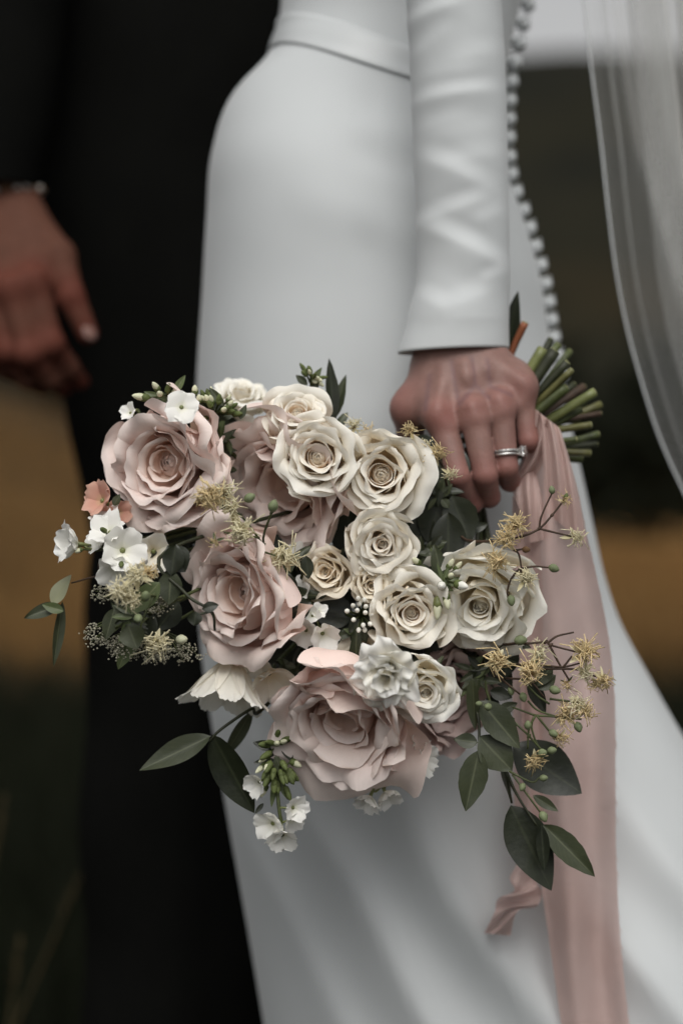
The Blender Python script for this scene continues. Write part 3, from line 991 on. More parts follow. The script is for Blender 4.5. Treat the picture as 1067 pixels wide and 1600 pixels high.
def petal_geo(rng, th, base, bulge, rim, W, wrap, roll, roll_len, cusp=0.3, spiral=0.0, edge=0.0, base_w=0.3, rnd=0.25, wob=0.02, nu=17, nv=19, ruff=0.0, ruff_n=5, vb=0.66, skew=0.0, point=0.0, crease=0.0):
    """one petal: a cupped blade from claw to rim whose lip rolls outwards; local z is the bloom's axis"""
    u = np.linspace(-1, 1, nu)[:, None] * np.ones((1, nv))
    v0 = np.linspace(0, 1, nv)[None, :] * np.ones((nu, 1))
    v = v0 * (1 - rnd * np.abs(u) ** 2.6)
    tb = np.clip(v / vb, 0, 1)
    b0, b1, b2 = [np.array(q, float) for q in (base, bulge, rim)]
    cur = [(1 - tb) ** 2 * b0[i] + 2 * tb * (1 - tb) * b1[i] + tb ** 2 * b2[i] for i in (0, 1)]
    r, z = cur
    ph = math.atan2(b2[0] - b1[0], b2[1] - b1[1])
    q = np.clip((v - vb) / (1 - vb), 0, 1)
    ru = roll * (1 - cusp * np.exp(-((u - skew) / 0.42) ** 2)) * (1 + 0.25 * skew * u)
    ru = np.where(np.abs(ru) < 1e-3, 1e-3, ru)
    rho = roll_len * (1 + point * np.exp(-((u - skew) / 0.22) ** 2)) / ru
    a1 = ph + ru * q
    r = r + rho * (np.cos(ph) - np.cos(a1))
    z = z + rho * (np.sin(a1) - np.sin(ph))
    wv = base_w + (1 - base_w) * np.sin(np.pi / 2 * np.clip(v0 / 0.68, 0, 1))
    wv = wv * (1 - 0.22 * np.clip((v0 - 0.72) / 0.28, 0, 1) ** 2)
    lat = u * W * wv
    rc_ = wrap * np.maximum(np.abs(cur[0]), 0.10 * W)
    ang = np.clip(lat / rc_, -2.7, 2.7)
    rad_ = rc_ + (r - cur[0])
    X = (cur[0] - rc_) + rad_ * np.cos(ang)
    Y = rad_ * np.sin(ang)
    X = X + spiral * u * v0 + edge * np.abs(u) ** 3 * v0 ** 2 * np.cos(ang)
    Y = Y + edge * np.abs(u) ** 3 * v0 ** 2 * np.sin(ang)
    amp = wob * W
    k1, k2, k3 = rng.uniform(1.5, 4, 3)
    p1, p2, p3 = rng.uniform(0, 6.28, 3)
    X = X + amp * v0 * (np.sin(k1 * u * 2 + p1) + 0.6 * np.sin(k2 * u * 3 + v0 * 4 + p2))
    z = z + amp * v0 * np.sin(k3 * u * 2.2 + v0 * 2 + p3)
    if crease:
        for _ in range(2):
            u0 = rng.uniform(-.7, .7); cw = rng.uniform(.18, .4); sg = rng.choice([-1, 1])
            X = X + sg * crease * W * np.maximum(0, 1 - np.abs(u - u0 - 0.15 * (v0 - .5)) / cw) * v0 ** 1.5
    if ruff:
        pr = rng.uniform(0, 6.28)
        rf = ruff * W * v0 ** 2.2
        X = X + rf * np.sin(ruff_n * u * math.pi + pr)
        z = z + rf * 0.8 * np.sin(ruff_n * 1.7 * u * math.pi + pr * 2)
        Y = Y + rf * 0.4 * np.cos(ruff_n * 1.3 * u * math.pi + pr)
    c, s = math.cos(th), math.sin(th)
    V = np.stack([X * c - Y * s, X * s + Y * c, z], -1).reshape(-1, 3)
    return V, u.ravel(), v0.ravel(), nu, nv

_gf = {}
def add_petal(parent, geo, t, mat, name="petal"):
    V, u, v, nu, nv = geo
    if (nu, nv) not in _gf:
        _gf[(nu, nv)] = grid_faces(nu, nv)
    return mk(name, V, _gf[(nu, nv)], mat, parent, {"t": np.full(len(V), t), "u": u, "v": v}, local=True)

STEM_ENDS = []
def stem_path(start, axis, rng):
    """from a bloom's receptacle back to the fist and out through the fan of cut ends"""
    g = GRIP + Vector((rng.uniform(-.003, .003), rng.uniform(-.009, .009), rng.uniform(-.012, .012)))
    back = start - Vector(axis).normalized() * 0.022
    pts = [start, back, back.lerp(g, 0.55) + Vector((0, 0.012, 0.0)), g]
    end, r, mt = STEM_ENDS.pop(0) if STEM_ENDS else (None, 0.0022, "stem_green")
    if end is not None:
        pts += [g.lerp(end, 0.5) + Vector((0, 0, rng.uniform(-.002, .002))), end]
    return pts, r, mt

# ends of the cut stems that fan out behind the fist: x, y, depth, radius, colour
_fan = [(929, 612, .072, .0054, "stem_lime"), (886, 566, .070, .0050, "stem_dark"), (872, 538, .088, .0046, "stem_green"), (935, 678, .085, .0042, "stem_green"),
        (923, 664, .070, .0040, "stem_olive"), (880, 584, .084, .0042, "stem_olive"), (922, 708, .080, .0040, "stem_olive"), (938, 646, .095, .0032, "stem_brown"),
        (848, 545, .080, .0064, "stem_lime"), (908, 640, .082, .0036, "stem_green"), (897, 600, .100, .0036, "stem_dark"), (932, 694, .102, .0034, "stem_dark"),
        (860, 530, .100, .0040, "stem_dark"), (904, 655, .100, .0036, "stem_olive"), (890, 548, .105, .0040, "stem_green"), (912, 628, .110, .0034, "stem_green"),
        (900, 686, .064, .0034, "stem_green"), (893, 578, .060, .0036, "stem_olive"), (915, 590, .112, .0030, "stem_dark"), (878, 560, .112, .0038, "stem_olive")]
STEM_ENDS += [(P(x, y, d), r * 0.60, mt) for x, y, d, r, mt in _fan]

def stem_parts(t, start, axis, seed, r_scale=1.0):
    rng = np.random.default_rng(seed + 900)
    pts, r, mt = stem_path(start, axis, rng)
    st = mk("stem", *tube_geo(pts, min(0.0026, r) * r_scale, r, 9, 7), mt, t)
    if len(pts) > 4:
        dirv = (pts[-1] - pts[-2]).normalized()
        Vc, Fc = lathe([(r * 0.86, -0.0006), (r * 0.80, 0.0005), (0.0002, 0.0007)], 9)
        mk("cut_end", xform(Vc, axis_rot(dirv), pts[-1]), Fc, "cut_pith", st)

def rose(label, cx, cy, d, Rpx, axis, seed, mat, n=17, open_=0.85, lip=2.0, height=0.80, squash=(1, 1), group="cream roses", name="rose", heart=0.10, wob=0.03, lip_len=0.30, fall=0.45, sink=0.0, stem=True, jit=1.0, flat=1.0, spin=None, bud_n=7, bud_h=1.0, fexp=1.25, ruff=0.016, rsc=1.06, floor=0.5, wide=1.0, crease=0.03):
    """petals run from the heart (f=0) to the outside (f=1) in a spiral; every petal stands up from the
    receptacle and folds its lip outwards, flat enough to meet the next petal"""
    rng = np.random.default_rng(seed)
    R = Rpx * rsc * S * (D + d) / D
    ax = Vector((axis[0], -axis[2], axis[1])).normalized()
    Hh = height * R
    rot = axis_rot(ax, rng.uniform(0, 6.28) if spin is None else spin)
    face = P(cx, cy, d)
    org = face - ax * Hh * 0.85
    t_ = thing(name, label, "rose", org, rot, group)
    # a closed bud of overlapping petals at the heart
    br_ = R * heart * 0.42
    hz = Hh * (bud_h - 0.05)
    Vb, Fb = lathe([(br_ * .7, hz * .45), (br_ * 1.05, hz * .66), (br_ * .95, hz * .84), (br_ * .62, hz * .95), (br_ * .25, hz), (br_ * .03, hz * 1.005)], 12)
    mk("bud_core", Vb, Fb, mat, t_, {"t": np.full(len(Vb), .4), "u": np.zeros(len(Vb)), "v": np.full(len(Vb), .95)}, local=True)
    nb_ = bud_n
    for i in range(nb_):
        q = i / max(1, nb_ - 1)
        br_ = R * heart * (0.75 + 0.45 * q)
        hz = Hh * (bud_h - 0.10 * q)
        geo = petal_geo(rng, i * 2.2 + rng.normal(0, .2), (R * 0.02, 0), (br_ * 1.75, hz * 0.62), (br_ * (0.28 + 0.55 * q), hz), br_ * 2.0, 1.0, 0.5 + 0.8 * q, R * (0.02 + 0.05 * q),
                        cusp=0.2, spiral=br_ * 0.35, wob=0.015, rnd=0.12, vb=0.82)
        add_petal(t_, geo, 0.12 * q, mat)
    for i in range(n):
        f = i / (n - 1)
        th = i * 2.39996 + rng.normal(0, 0.20) * jit
        rim_r = R * (heart * 1.25 + (0.74 * open_ - heart * 1.25) * f ** fexp) * (1 + rng.normal(0, 0.05) * jit)
        rim_z = Hh * (1.0 - sink * (1 - f) ** 1.5 - fall * f ** 1.8 + 0.05 * jit * rng.normal() * (0.3 + f))
        base = (rim_r * 0.45, Hh * floor * (1 - f) - 0.04 * R * f)
        bul_r = rim_r * (1.06 + 0.12 * (1 - f)) + R * 0.03 * (1 - f)
        bul_z = base[1] + (rim_z - base[1]) * (0.42 - 0.25 * f)
        W = (0.9 * rim_r + R * (0.20 + 0.16 * f)) * wide * (1 + rng.normal(0, 0.08) * jit)
        wrap = 1.05 + flat * (0.85 * sstep(0.05, 0.35, f) + 0.45 * f)
        ro = lip * (0.50 + 0.70 * f ** 0.7) * (1 + rng.normal(0, 0.17) * jit)
        rl = R * (0.07 + lip_len * f ** 0.55) * (1 + rng.normal(0, 0.20) * jit)
        geo = petal_geo(rng, th, base, (bul_r, bul_z), (rim_r, rim_z), W, wrap, ro, rl, cusp=rng.uniform(0.15, 0.65), spiral=R * 0.05 * (1 - f), edge=R * 0.06 * f,
                        wob=wob * (0.4 + f), skew=rng.uniform(-0.45, 0.45), rnd=rng.uniform(0.10, 0.24), vb=0.60, ruff=ruff, ruff_n=2.3, point=rng.uniform(0.0, 0.6) * f, crease=crease * (0.3 + f))
        V = geo[0] * np.array([squash[0], squash[1], 1.0])
        add_petal(t_, (V, *geo[1:]), f, mat)
    # calyx and stem
    Vc, Fc = lathe([(R * 0.04, -0.30 * R), (R * 0.13, -0.22 * R), (R * 0.16, -0.10 * R), (R * 0.15, 0.0)], 10)
    cal = mk("calyx", Vc, Fc, "stem_green", t_, local=True)
    for k in range(5):
        a = k * 2 * math.pi / 5 + rng.uniform(-.2, .2)
        geo = petal_geo(rng, a, (R * .13, -.12 * R), (R * .34, -.12 * R), (R * .52, -.26 * R), R * .11, 3.0, 0.6, R * .25, base_w=0.6, rnd=0.5, nu=5, nv=8)
        mk("sepal", geo[0], grid_faces(5, 8), "leaf_mid", cal, {"t": np.ones(40), "u": geo[1], "v": geo[2]}, local=True)
    if stem:
        stem_parts(t_, org - ax * R * 0.25, ax, seed)
    return t_, rng, R, rot

# --- large blush garden roses
BL = "large blush garden roses"
def garden_rose(label, cx, cy, d, Rpx, axis, seed, mat="petal_blush", n=26, **kw):
    kw.setdefault("open_", 1.0); kw.setdefault("lip", 2.2); kw.setdefault("lip_len", 0.30); kw.setdefault("fexp", 0.9); kw.setdefault("ruff", 0.022); kw.setdefault("rsc", 1.10); kw.setdefault("floor", 0.2); kw.setdefault("wide", 0.92); kw.setdefault("crease", 0.032); kw.setdefault("heart", 0.16)
    kw.setdefault("wob", 0.06); kw.setdefault("fall", 0.55); kw.setdefault("height", 0.80); kw.setdefault("sink", 0.40); kw.setdefault("jit", 1.7); kw.setdefault("bud_h", 0.55)
    return rose(label, cx, cy, d, Rpx, axis, seed, mat, n=n, group=BL, name="garden_rose", **kw)
garden_rose("pale blush garden rose, uppermost and leftmost of the large pink blooms", 250, 724, -0.012, 100, (-0.40, -0.08, 0.9), 1021)
garden_rose("blush garden rose with a deep shaded cup beside the two upper cream roses", 434, 768, 0.016, 120, (-0.70, -0.42, 0.75), 1034)
garden_rose("blush garden rose with round dark leaves hanging over its open cup", 362, 930, -0.022, 108, (-0.70, -0.12, 0.8), 47)
garden_rose("largest blush garden rose drooping at the bottom of the bouquet", 530, 1136, -0.026, 120, (-0.35, -0.65, 0.75), 1058, n=30)
garden_rose("dusky blush garden rose half hidden behind the pale buff rose at lower right", 705, 1095, 0.028, 84, (0.45, -0.35, 0.7), 63, "petal_dusty")

# --- cream roses
rose("cream rose with an open golden heart, next right of the shaded pink cup", 497, 714, -0.016, 72, (-0.10, 0.06, 1), 1102, "petal_cream", n=22, heart=0.17)
rose("cream rose in front of the hand, its outer petal bent down on the right", 596, 742, -0.008, 82, (-0.08, -0.02, 1), 2103, "petal_cream", n=22, heart=0.15)
rose("cream rose with a blush centre in the middle of the bouquet", 596, 850, -0.012, 64, (0.06, -0.12, 1), 1104, "petal_cream", n=26, heart=0.08)
rose("buff half open rose left of the small cream bud rose", 510, 893, -0.002, 54, (-0.32, 0.02, 1), 105, "petal_buff", n=20, open_=0.75, heart=0.09, lip=1.7)
rose("smallest cream rose tucked under the central rose", 581, 914, -0.010, 38, (0.0, -0.2, 1), 106, "petal_buff", n=19, heart=0.09, lip=1.7)
rose("cream rose with a pink tinged heart below the phlox buds", 642, 957, -0.016, 74, (0.08, -0.10, 1), 1107, "petal_cream", n=24, heart=0.12)
rose("big ivory rose fully blown open at the right of the bouquet", 750, 945, -0.006, 94, (-0.22, -0.38, 1), 108, "petal_ivory", n=24, open_=0.98, heart=0.12, fall=.6, wob=0.05)
rose("small ivory rose to the right of the ruffled white flower", 664, 1080, -0.036, 60, (-0.02, -0.32, 1), 109, "petal_ivory", n=22, heart=0.10)
rose("topmost cream rose seen from the side, opening upwards", 464, 648, 0.002, 57, (0.05, 0.62, 0.8), 110, "petal_cream", n=20, heart=0.16)
rose("blurred cream rose at the back, above the green buds", 378, 618, 0.065, 50, (0.1, 0.7, 0.5), 111, "petal_ivory", n=18)
rose("buff rose facing away, under the dark leaf in the middle", 560, 1032, 0.004, 56, (-0.5, 0.25, 0.7), 112, "petal_buff", n=18)

# --- leaves
def leaf_geo(base, tip, w, normal=(0, -1, 0.25), fold=0.25, bend=0.12, shape=0.85, wob=0.04, serr=0.0, seed=0, nu=7, nv=15):
    base, tip = Vector(base), Vector(tip)
    ax = tip - base
    L = ax.length
    ax.normalize()
    nrm = Vector(normal)
    nrm = (nrm - ax * nrm.dot(ax)).normalized()
    lat = ax.cross(nrm)
    rng = np.random.default_rng(seed)
    u = np.linspace(-1, 1, nu)[:, None] * np.ones((1, nv))
    v = np.linspace(0, 1, nv)[None, :] * np.ones((nu, 1))
    prof = np.sin(math.pi * v ** shape) ** 0.85 * (1 - 0.12 * v)
    if serr:
        prof = prof * (1 + serr * np.sign(np.abs(u) - 0.9) * (np.sin(v * 60) > 0))
    x = u * w * 0.5 * prof
    y = v * L
    h = fold * np.abs(x) - bend * L * v ** 2 + bend * L * v + wob * w * np.sin(v * 7 + rng.uniform(0, 6)) * u
    h = h - 0.25 * bend * L * np.sin(v * math.pi)
    V = np.array(base)[None, None] + x[..., None] * np.array(lat) + y[..., None] * np.array(ax) + h[..., None] * np.array(nrm)
    return V.reshape(-1, 3), u.ravel(), v.ravel(), nu, nv
def add_leaf(parent, *a, mat="leaf_dark", name="leaf", **k):
    V, u, v, nu, nv = leaf_geo(*a, **k)
    return mk(name, V, grid_faces(nu, nv), mat, parent, {"u": u, "v": v})

def sprig(name, label, cat, stems, leaves, group=None, stem_mat="stem_dark", r=0.0011, to_grip=True):
    """stems: pixel polylines [(x,y,d)...]; leaves: (x0,y0,x1,y1,d,w_px,mat,opts)"""
    root = P(*stems[0][0])
    t_ = thing(name, label, cat, root, group=group)
    for i, s_ in enumerate(stems):
        pts = [P(*q) for q in s_]
        if i == 0 and to_grip:
            mid = pts[0].lerp(GRIP, 0.5) + Vector((0, 0.02, 0))
            pts = [GRIP, mid] + pts
        mk("stem", *tube_geo(pts, r * (1.5 if i == 0 else 0.8), r * 0.7, 6, 6), stem_mat, t_)
    for j, (x0, y0, x1, y1, d, w, mt, o) in enumerate(leaves):
        dd = o.pop("dd", 0.0)
        add_leaf(t_, P(x0, y0, d), P(x1, y1, d + dd), w * S, mat=mt, seed=j * 7 + len(label), **o)
    return t_

LG = "leaf sprigs in the bouquet"
sprig("leaf_sprig", "drooping dark leaves on a brown stem over the black trousers at lower left", "leaves",
      [[(420, 1098, .02), (392, 1108, .005), (345, 1140, .0), (326, 1160, .0)]],
      [(330, 1150, 218, 1204, -.002, 42, "leaf_mid", dict(normal=(0.1, -1, 0.5), fold=.3)), (332, 1148, 398, 1271, .0, 66, "leaf_dark", dict(normal=(-.5, -1, 0.0), bend=.05)),
       (395, 1108, 346, 1190, .03, 26, "leaf_mid", dict(normal=(.6, -1, 0)))], LG)
sprig("leaf_sprig", "broad glossy dark leaves hanging lowest over the pink ribbon", "leaves",
      [[(775, 1150, .02), (795, 1215, .01), (812, 1250, .0), (838, 1290, -.005)], [(790, 1205, .01), (799, 1255, .01)]],
      [(800, 1165, 909, 1240, .01, 84, "leaf_dark", dict(fold=.1, shape=.9)), (797, 1258, 861, 1392, .0, 74, "leaf_dark", dict(fold=.12, bend=.03)),
       (848, 1288, 929, 1370, -.004, 42, "leaf_mid", dict(fold=.35, serr=.05)), (845, 1288, 850, 1362, -.008, 22, "leaf_dark", dict(fold=.5)),
       (832, 1243, 872, 1268, -.006, 18, "leaf_mid", dict(fold=.3)), (782, 1195, 797, 1250, .016, 24, "leaf_mid", dict(normal=(.9, -.6, 0)))], LG)
sprig("leaf_sprig", "matt green veined leaves hanging in front of the white skirt at lower right", "leaves",
      [[(742, 1075, .01), (748, 1130, -.005), (748, 1175, -.01)]],
      [(750, 1095, 812, 1170, -.012, 48, "leaf_mid", dict(fold=.2, serr=.04)), (748, 1150, 800, 1205, -.010, 56, "leaf_mid", dict(fold=.15, shape=.95, serr=.04)),
       (748, 1172, 727, 1268, -.012, 46, "leaf_mid", dict(fold=.3, serr=.04, bend=.05)), (746, 1160, 708, 1155, -.008, 26, "leaf_mid", dict(fold=.2)),
       (738, 1060, 742, 1140, .0, 26, "leaf_mid", dict(normal=(-.7, -1, 0)))], LG)
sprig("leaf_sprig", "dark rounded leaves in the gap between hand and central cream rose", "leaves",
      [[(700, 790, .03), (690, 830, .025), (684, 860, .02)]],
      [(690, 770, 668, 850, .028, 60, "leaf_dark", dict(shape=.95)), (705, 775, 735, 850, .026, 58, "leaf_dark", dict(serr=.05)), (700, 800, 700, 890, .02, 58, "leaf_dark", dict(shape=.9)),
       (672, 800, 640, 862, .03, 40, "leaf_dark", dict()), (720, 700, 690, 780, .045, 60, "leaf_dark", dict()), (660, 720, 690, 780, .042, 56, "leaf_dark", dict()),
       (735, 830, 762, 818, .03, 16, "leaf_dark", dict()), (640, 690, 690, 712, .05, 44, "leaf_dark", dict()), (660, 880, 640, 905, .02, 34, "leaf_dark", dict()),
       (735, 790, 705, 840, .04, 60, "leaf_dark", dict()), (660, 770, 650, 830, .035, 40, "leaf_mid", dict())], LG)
sprig("leaf_sprig", "dark serrated leaf and stalks behind the white berries in the centre", "leaves",
      [[(600, 985, .03), (560, 970, .015), (540, 958, .01)], [(575, 985, .0), (556, 1010, -.004), (553, 1045, .002), (560, 1085, .02)]],
      [(552, 965, 482, 945, .012, 58, "leaf_dark", dict(serr=.05)), (572, 990, 520, 1000, .014, 44, "leaf_mid", dict()), (600, 1000, 640, 1020, .02, 30, "leaf_dark", dict()),
       (560, 1080, 520, 1030, .03, 40, "leaf_dark", dict()), (520, 1035, 560, 1095, .034, 40, "leaf_dark", dict()), (540, 930, 500, 970, .03, 60, "leaf_dark", dict()),
       (620, 1000, 700, 1030, .03, 36, "leaf_dark", dict()), (690, 1010, 660, 1040, .028, 30, "leaf_dark", dict())], LG, stem_mat="stem_green")
sprig("leaf_sprig", "upright dark leaf with a curled edge standing at the top of the bouquet", "leaves",
      [[(522, 715, .05), (521, 665, .046), (518, 630, .045)]],
      [(521, 660, 514, 560, .044, 24, "leaf_dark", dict(fold=.5, serr=.06, normal=(.3, -1, 0))), (522, 655, 541, 585, .046, 22, "leaf_mid", dict(fold=.5, normal=(-.4, -1, 0), serr=.05))], LG)
sprig("leaf_sprig", "small round dark leaves on a thin stem across the left pink rose", "leaves",
      [[(262, 860, -.03), (288, 925, -.05), (330, 955, -.055), (336, 985, -.05)], [(330, 955, -.055), (305, 962, -.056)]],
      [(262, 852, 290, 894, -.045, 46, "leaf_dark", dict(shape=1.0, fold=.15)), (275, 850, 268, 900, -.048, 36, "leaf_dark", dict(shape=.95)), (268, 890, 264, 945, -.047, 40, "leaf_mid", dict(shape=.95, fold=.1)),
       (306, 955, 304, 978, -.058, 24, "leaf_dark", dict(shape=1.0)), (316, 952, 342, 945, -.056, 18, "leaf_dark", dict(shape=.95))], LG)
sprig("leaf_sprig", "dark rounded leaves between the left pink rose and the buff rose", "leaves",
      [[(470, 930, .01), (472, 900, .0), (478, 880, -.01)]],
      [(478, 868, 482, 905, -.02, 22, "leaf_dark", dict(shape=.95)), (450, 895, 452, 938, -.008, 30, "leaf_dark", dict(shape=.95)), (486, 940, 448, 962, -.014, 40, "leaf_dark", dict(shape=1.0)),
       (440, 860, 470, 900, .02, 40, "leaf_dark", dict()), (400, 840, 450, 870, .03, 46, "leaf_dark", dict())], LG)
sprig("leaf_sprig", "twisted pale and dark leaves on a wiry stem reaching out at far left", "leaves",
      [[(265, 885, .0), (205, 900, -.01), (156, 900, -.012), (112, 911, -.012)], [(156, 900, -.012), (154, 880, -.012)]],
      [(82, 945, 112, 898, -.012, 30, "leaf_pale", dict(normal=(-.5, -1, .3), fold=.3)), (95, 945, 38, 966, -.010, 24, "leaf_mid", dict(fold=.4)),
       (98, 940, 84, 1042, -.008, 20, "leaf_mid", dict(fold=.4, normal=(.6, -1, 0))), (100, 955, 66, 945, -.014, 18, "leaf_light", dict(fold=.4))], LG, stem_mat="stem_brown", r=.0007)
sprig("leaf_sprig", "out of focus green leaves among the wild flowers at the left", "leaves",
      [[(300, 930, .02), (250, 950, -.02), (210, 985, -.04)]],
      [(215, 975, 185, 1046, -.02, 34, "leaf_light", dict(fold=.3)), (200, 975, 215, 1015, -.06, 40, "leaf_mid", dict(fold=.2)), (250, 910, 205, 960, -.055, 34, "leaf_light", dict()),
       (180, 950, 165, 1000, -.03, 26, "leaf_mid", dict()), (240, 960, 215, 1000, -.03, 40, "leaf_dark", dict()), (280, 940, 245, 985, .0, 46, "leaf_dark", dict()), (200, 920, 175, 950, .0, 36, "leaf_dark", dict()),
       (255, 985, 225, 1020, -.01, 36, "leaf_mid", dict()), (230, 900, 270, 950, .01, 44, "leaf_dark", dict())], LG, stem_mat="stem_green")
sprig("leaf_sprig", "dark leaves under the ivory rose with trailing stems at right", "leaves",
      [[(720, 1010, .03), (790, 1030, .01), (840, 1055, .0)]],
      [(790, 1005, 790, 1060, .012, 44, "leaf_dark", dict()), (785, 1000, 830, 1012, .01, 20, "leaf_mid", dict()), (836, 1075, 868, 1055, -.006, 30, "leaf_mid", dict(shape=.95)), (825, 1060, 852, 1115, .0, 26, "leaf_dark", dict()),
       (765, 1080, 800, 1090, .01, 24, "leaf_dark", dict()), (775, 1115, 808, 1098, .004, 20, "leaf_mid", dict(shape=.95)), (760, 1020, 800, 1080, .02, 40, "leaf_dark", dict()), (745, 1020, 720, 1060, .03, 40, "leaf_dark", dict()),
       (760, 1090, 775, 1120, .015, 30, "leaf_dark", dict())], LG)
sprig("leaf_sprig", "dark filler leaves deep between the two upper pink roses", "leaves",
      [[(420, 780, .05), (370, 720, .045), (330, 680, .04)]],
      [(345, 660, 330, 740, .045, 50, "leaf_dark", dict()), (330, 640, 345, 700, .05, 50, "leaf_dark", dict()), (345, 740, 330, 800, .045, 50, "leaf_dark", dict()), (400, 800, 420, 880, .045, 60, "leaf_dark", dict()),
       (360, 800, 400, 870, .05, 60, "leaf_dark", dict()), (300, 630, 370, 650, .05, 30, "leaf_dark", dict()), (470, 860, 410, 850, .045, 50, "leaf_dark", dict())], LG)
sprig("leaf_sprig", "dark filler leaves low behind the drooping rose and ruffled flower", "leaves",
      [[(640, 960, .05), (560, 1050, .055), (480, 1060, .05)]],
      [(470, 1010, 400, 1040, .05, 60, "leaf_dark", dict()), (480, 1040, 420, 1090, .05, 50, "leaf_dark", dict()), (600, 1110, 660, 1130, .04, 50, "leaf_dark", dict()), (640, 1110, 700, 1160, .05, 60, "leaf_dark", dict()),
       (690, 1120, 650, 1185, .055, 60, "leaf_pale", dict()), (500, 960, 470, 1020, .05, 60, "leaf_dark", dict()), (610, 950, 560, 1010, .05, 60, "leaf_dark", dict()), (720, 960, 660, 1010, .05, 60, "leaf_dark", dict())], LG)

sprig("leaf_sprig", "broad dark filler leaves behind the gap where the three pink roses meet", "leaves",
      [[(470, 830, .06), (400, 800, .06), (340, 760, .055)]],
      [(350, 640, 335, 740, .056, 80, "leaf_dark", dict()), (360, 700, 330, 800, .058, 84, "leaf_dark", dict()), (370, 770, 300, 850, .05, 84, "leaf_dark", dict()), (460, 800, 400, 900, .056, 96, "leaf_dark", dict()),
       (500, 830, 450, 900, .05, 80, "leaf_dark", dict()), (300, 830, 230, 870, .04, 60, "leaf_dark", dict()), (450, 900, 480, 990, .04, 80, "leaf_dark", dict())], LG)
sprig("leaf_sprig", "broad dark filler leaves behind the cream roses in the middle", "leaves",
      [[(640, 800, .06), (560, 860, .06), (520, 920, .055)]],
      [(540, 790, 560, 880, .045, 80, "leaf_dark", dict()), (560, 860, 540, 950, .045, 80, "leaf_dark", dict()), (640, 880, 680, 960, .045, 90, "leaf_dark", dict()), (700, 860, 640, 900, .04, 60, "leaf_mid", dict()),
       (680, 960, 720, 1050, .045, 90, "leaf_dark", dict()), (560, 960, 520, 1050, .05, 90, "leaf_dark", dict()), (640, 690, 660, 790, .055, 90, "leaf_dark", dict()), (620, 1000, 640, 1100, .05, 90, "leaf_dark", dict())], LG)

rr2 = random.Random(3)
def tuft(label, x, y, d, n, rad_px, mats=("leaf_mid", "leaf_light", "leaf_mid", "leaf_dark"), w=(9, 17)):
    lv = []
    for i in range(n):
        a = rr2.uniform(0, 6.28); L = rad_px * rr2.uniform(.5, 1.1)
        x0, y0 = x + rr2.uniform(-.3, .3) * rad_px, y + rr2.uniform(-.3, .3) * rad_px
        lv.append((x0, y0, x0 + L * math.cos(a), y0 + L * math.sin(a), d + rr2.uniform(-.004, .006), rr2.uniform(*w), rr2.choice(mats), dict(fold=.35, bend=rr2.uniform(.05, .3), normal=(rr2.uniform(-.6, .6), -1, rr2.uniform(0, .7)))))
    return sprig("leaf_tuft", label, "leaves", [[(x, y + 6, d + .01), (x, y, d)]], lv, "small leaf tufts in the bouquet", stem_mat="stem_green")
tuft("tuft of small green leaves right of the central cream rose", 668, 862, .012, 20, 34)
tuft("tuft of small green leaves between the buff rose and the left pink rose", 448, 905, .012, 16, 30)
tuft("tuft of small green leaves between white berries and the ruffled flower", 556, 992, .006, 16, 30)
tuft("tuft of small green leaves above the drooping pink rose's left side", 452, 1048, .014, 14, 30)
tuft("tuft of small green leaves between the two pink roses at upper left", 346, 690, .02, 18, 34)
tuft("tuft of small green leaves under the upper left pink rose", 250, 868, .004, 16, 32)
tuft("tuft of small green leaves where the trailing clematis leaves the bouquet", 742, 1052, .012, 18, 36)
tuft("tuft of small green leaves beside the index fingertip", 690, 770, .026, 16, 34, ("leaf_dark", "leaf_mid"))
tuft("tuft of small blurred leaves at the left end of the bouquet", 205, 965, -.045, 18, 40)

# --- small white and coral florets
def floret_on(t_, c, axis, R, mat, seed, npet=5, cup=0.35, ruff=0.05, roll=0.5, name="flower", eye="stem_lime", notch=0.0, width=0.62):
    """a flower part (its throat) with petals as sub-parts, built straight into the thing's frame"""
    rng = np.random.default_rng(seed)
    ax = Vector((axis[0], -axis[2], axis[1])).normalized()
    rt = axis_rot(ax, rng.uniform(0, 6))
    Vt, Ft = lathe([(R * .05, -R * .7), (R * .10, -R * .35), (R * .13, 0.0), (R * .08, R * .06)], 7)
    eye_o = mk(name, xform(Vt, rt, c), Ft, eye, t_)
    for k in range(npet):
        th = k * 2 * math.pi / npet + rng.normal(0, .12)
        geo = petal_geo(rng, th, (R * .08, -.05 * R), (R * .35, R * cup * .4), (R * (.62 + rng.normal(0, .04)), R * cup), R * width, 4.0, roll * rng.uniform(.5, 1.4), R * .40, cusp=.2, base_w=.22, rnd=.3, wob=.07, nu=9, nv=9, ruff=ruff, ruff_n=2.2)
        V = xform(geo[0], rt, c)
        mk("petal", V, grid_faces(9, 9), mat, eye_o, {"t": np.full(81, .6), "u": geo[1], "v": geo[2]})
    return eye_o

def bud_on(t_, c, axis, L, r, mat, sepal_mat="bud_green", name="bud", tip=0.15):
    ax = Vector((axis[0], -axis[2], axis[1])).normalized()
    rt = axis_rot(ax)
    Vt, Ft = lathe([(r * .25, 0), (r * .75, L * .15), (r, L * .42), (r * .92, L * .62), (r * .6, L * .85), (r * tip, L)], 8)
    b = mk(name, xform(Vt, rt, c), Ft, mat, t_)
    if sepal_mat:
        Vs, Fs = lathe([(r * .3, -L * .12), (r * .95, 0.0), (r * 1.08, L * .20), (r * 1.04, L * .34)], 8)
        Vs = np.array(Vs)
        Vs[-8::2, 2] += L * .12                        # toothed rim of the calyx
        mk("calyx", xform(Vs, rt, c), Fs, sepal_mat, b)
    return b

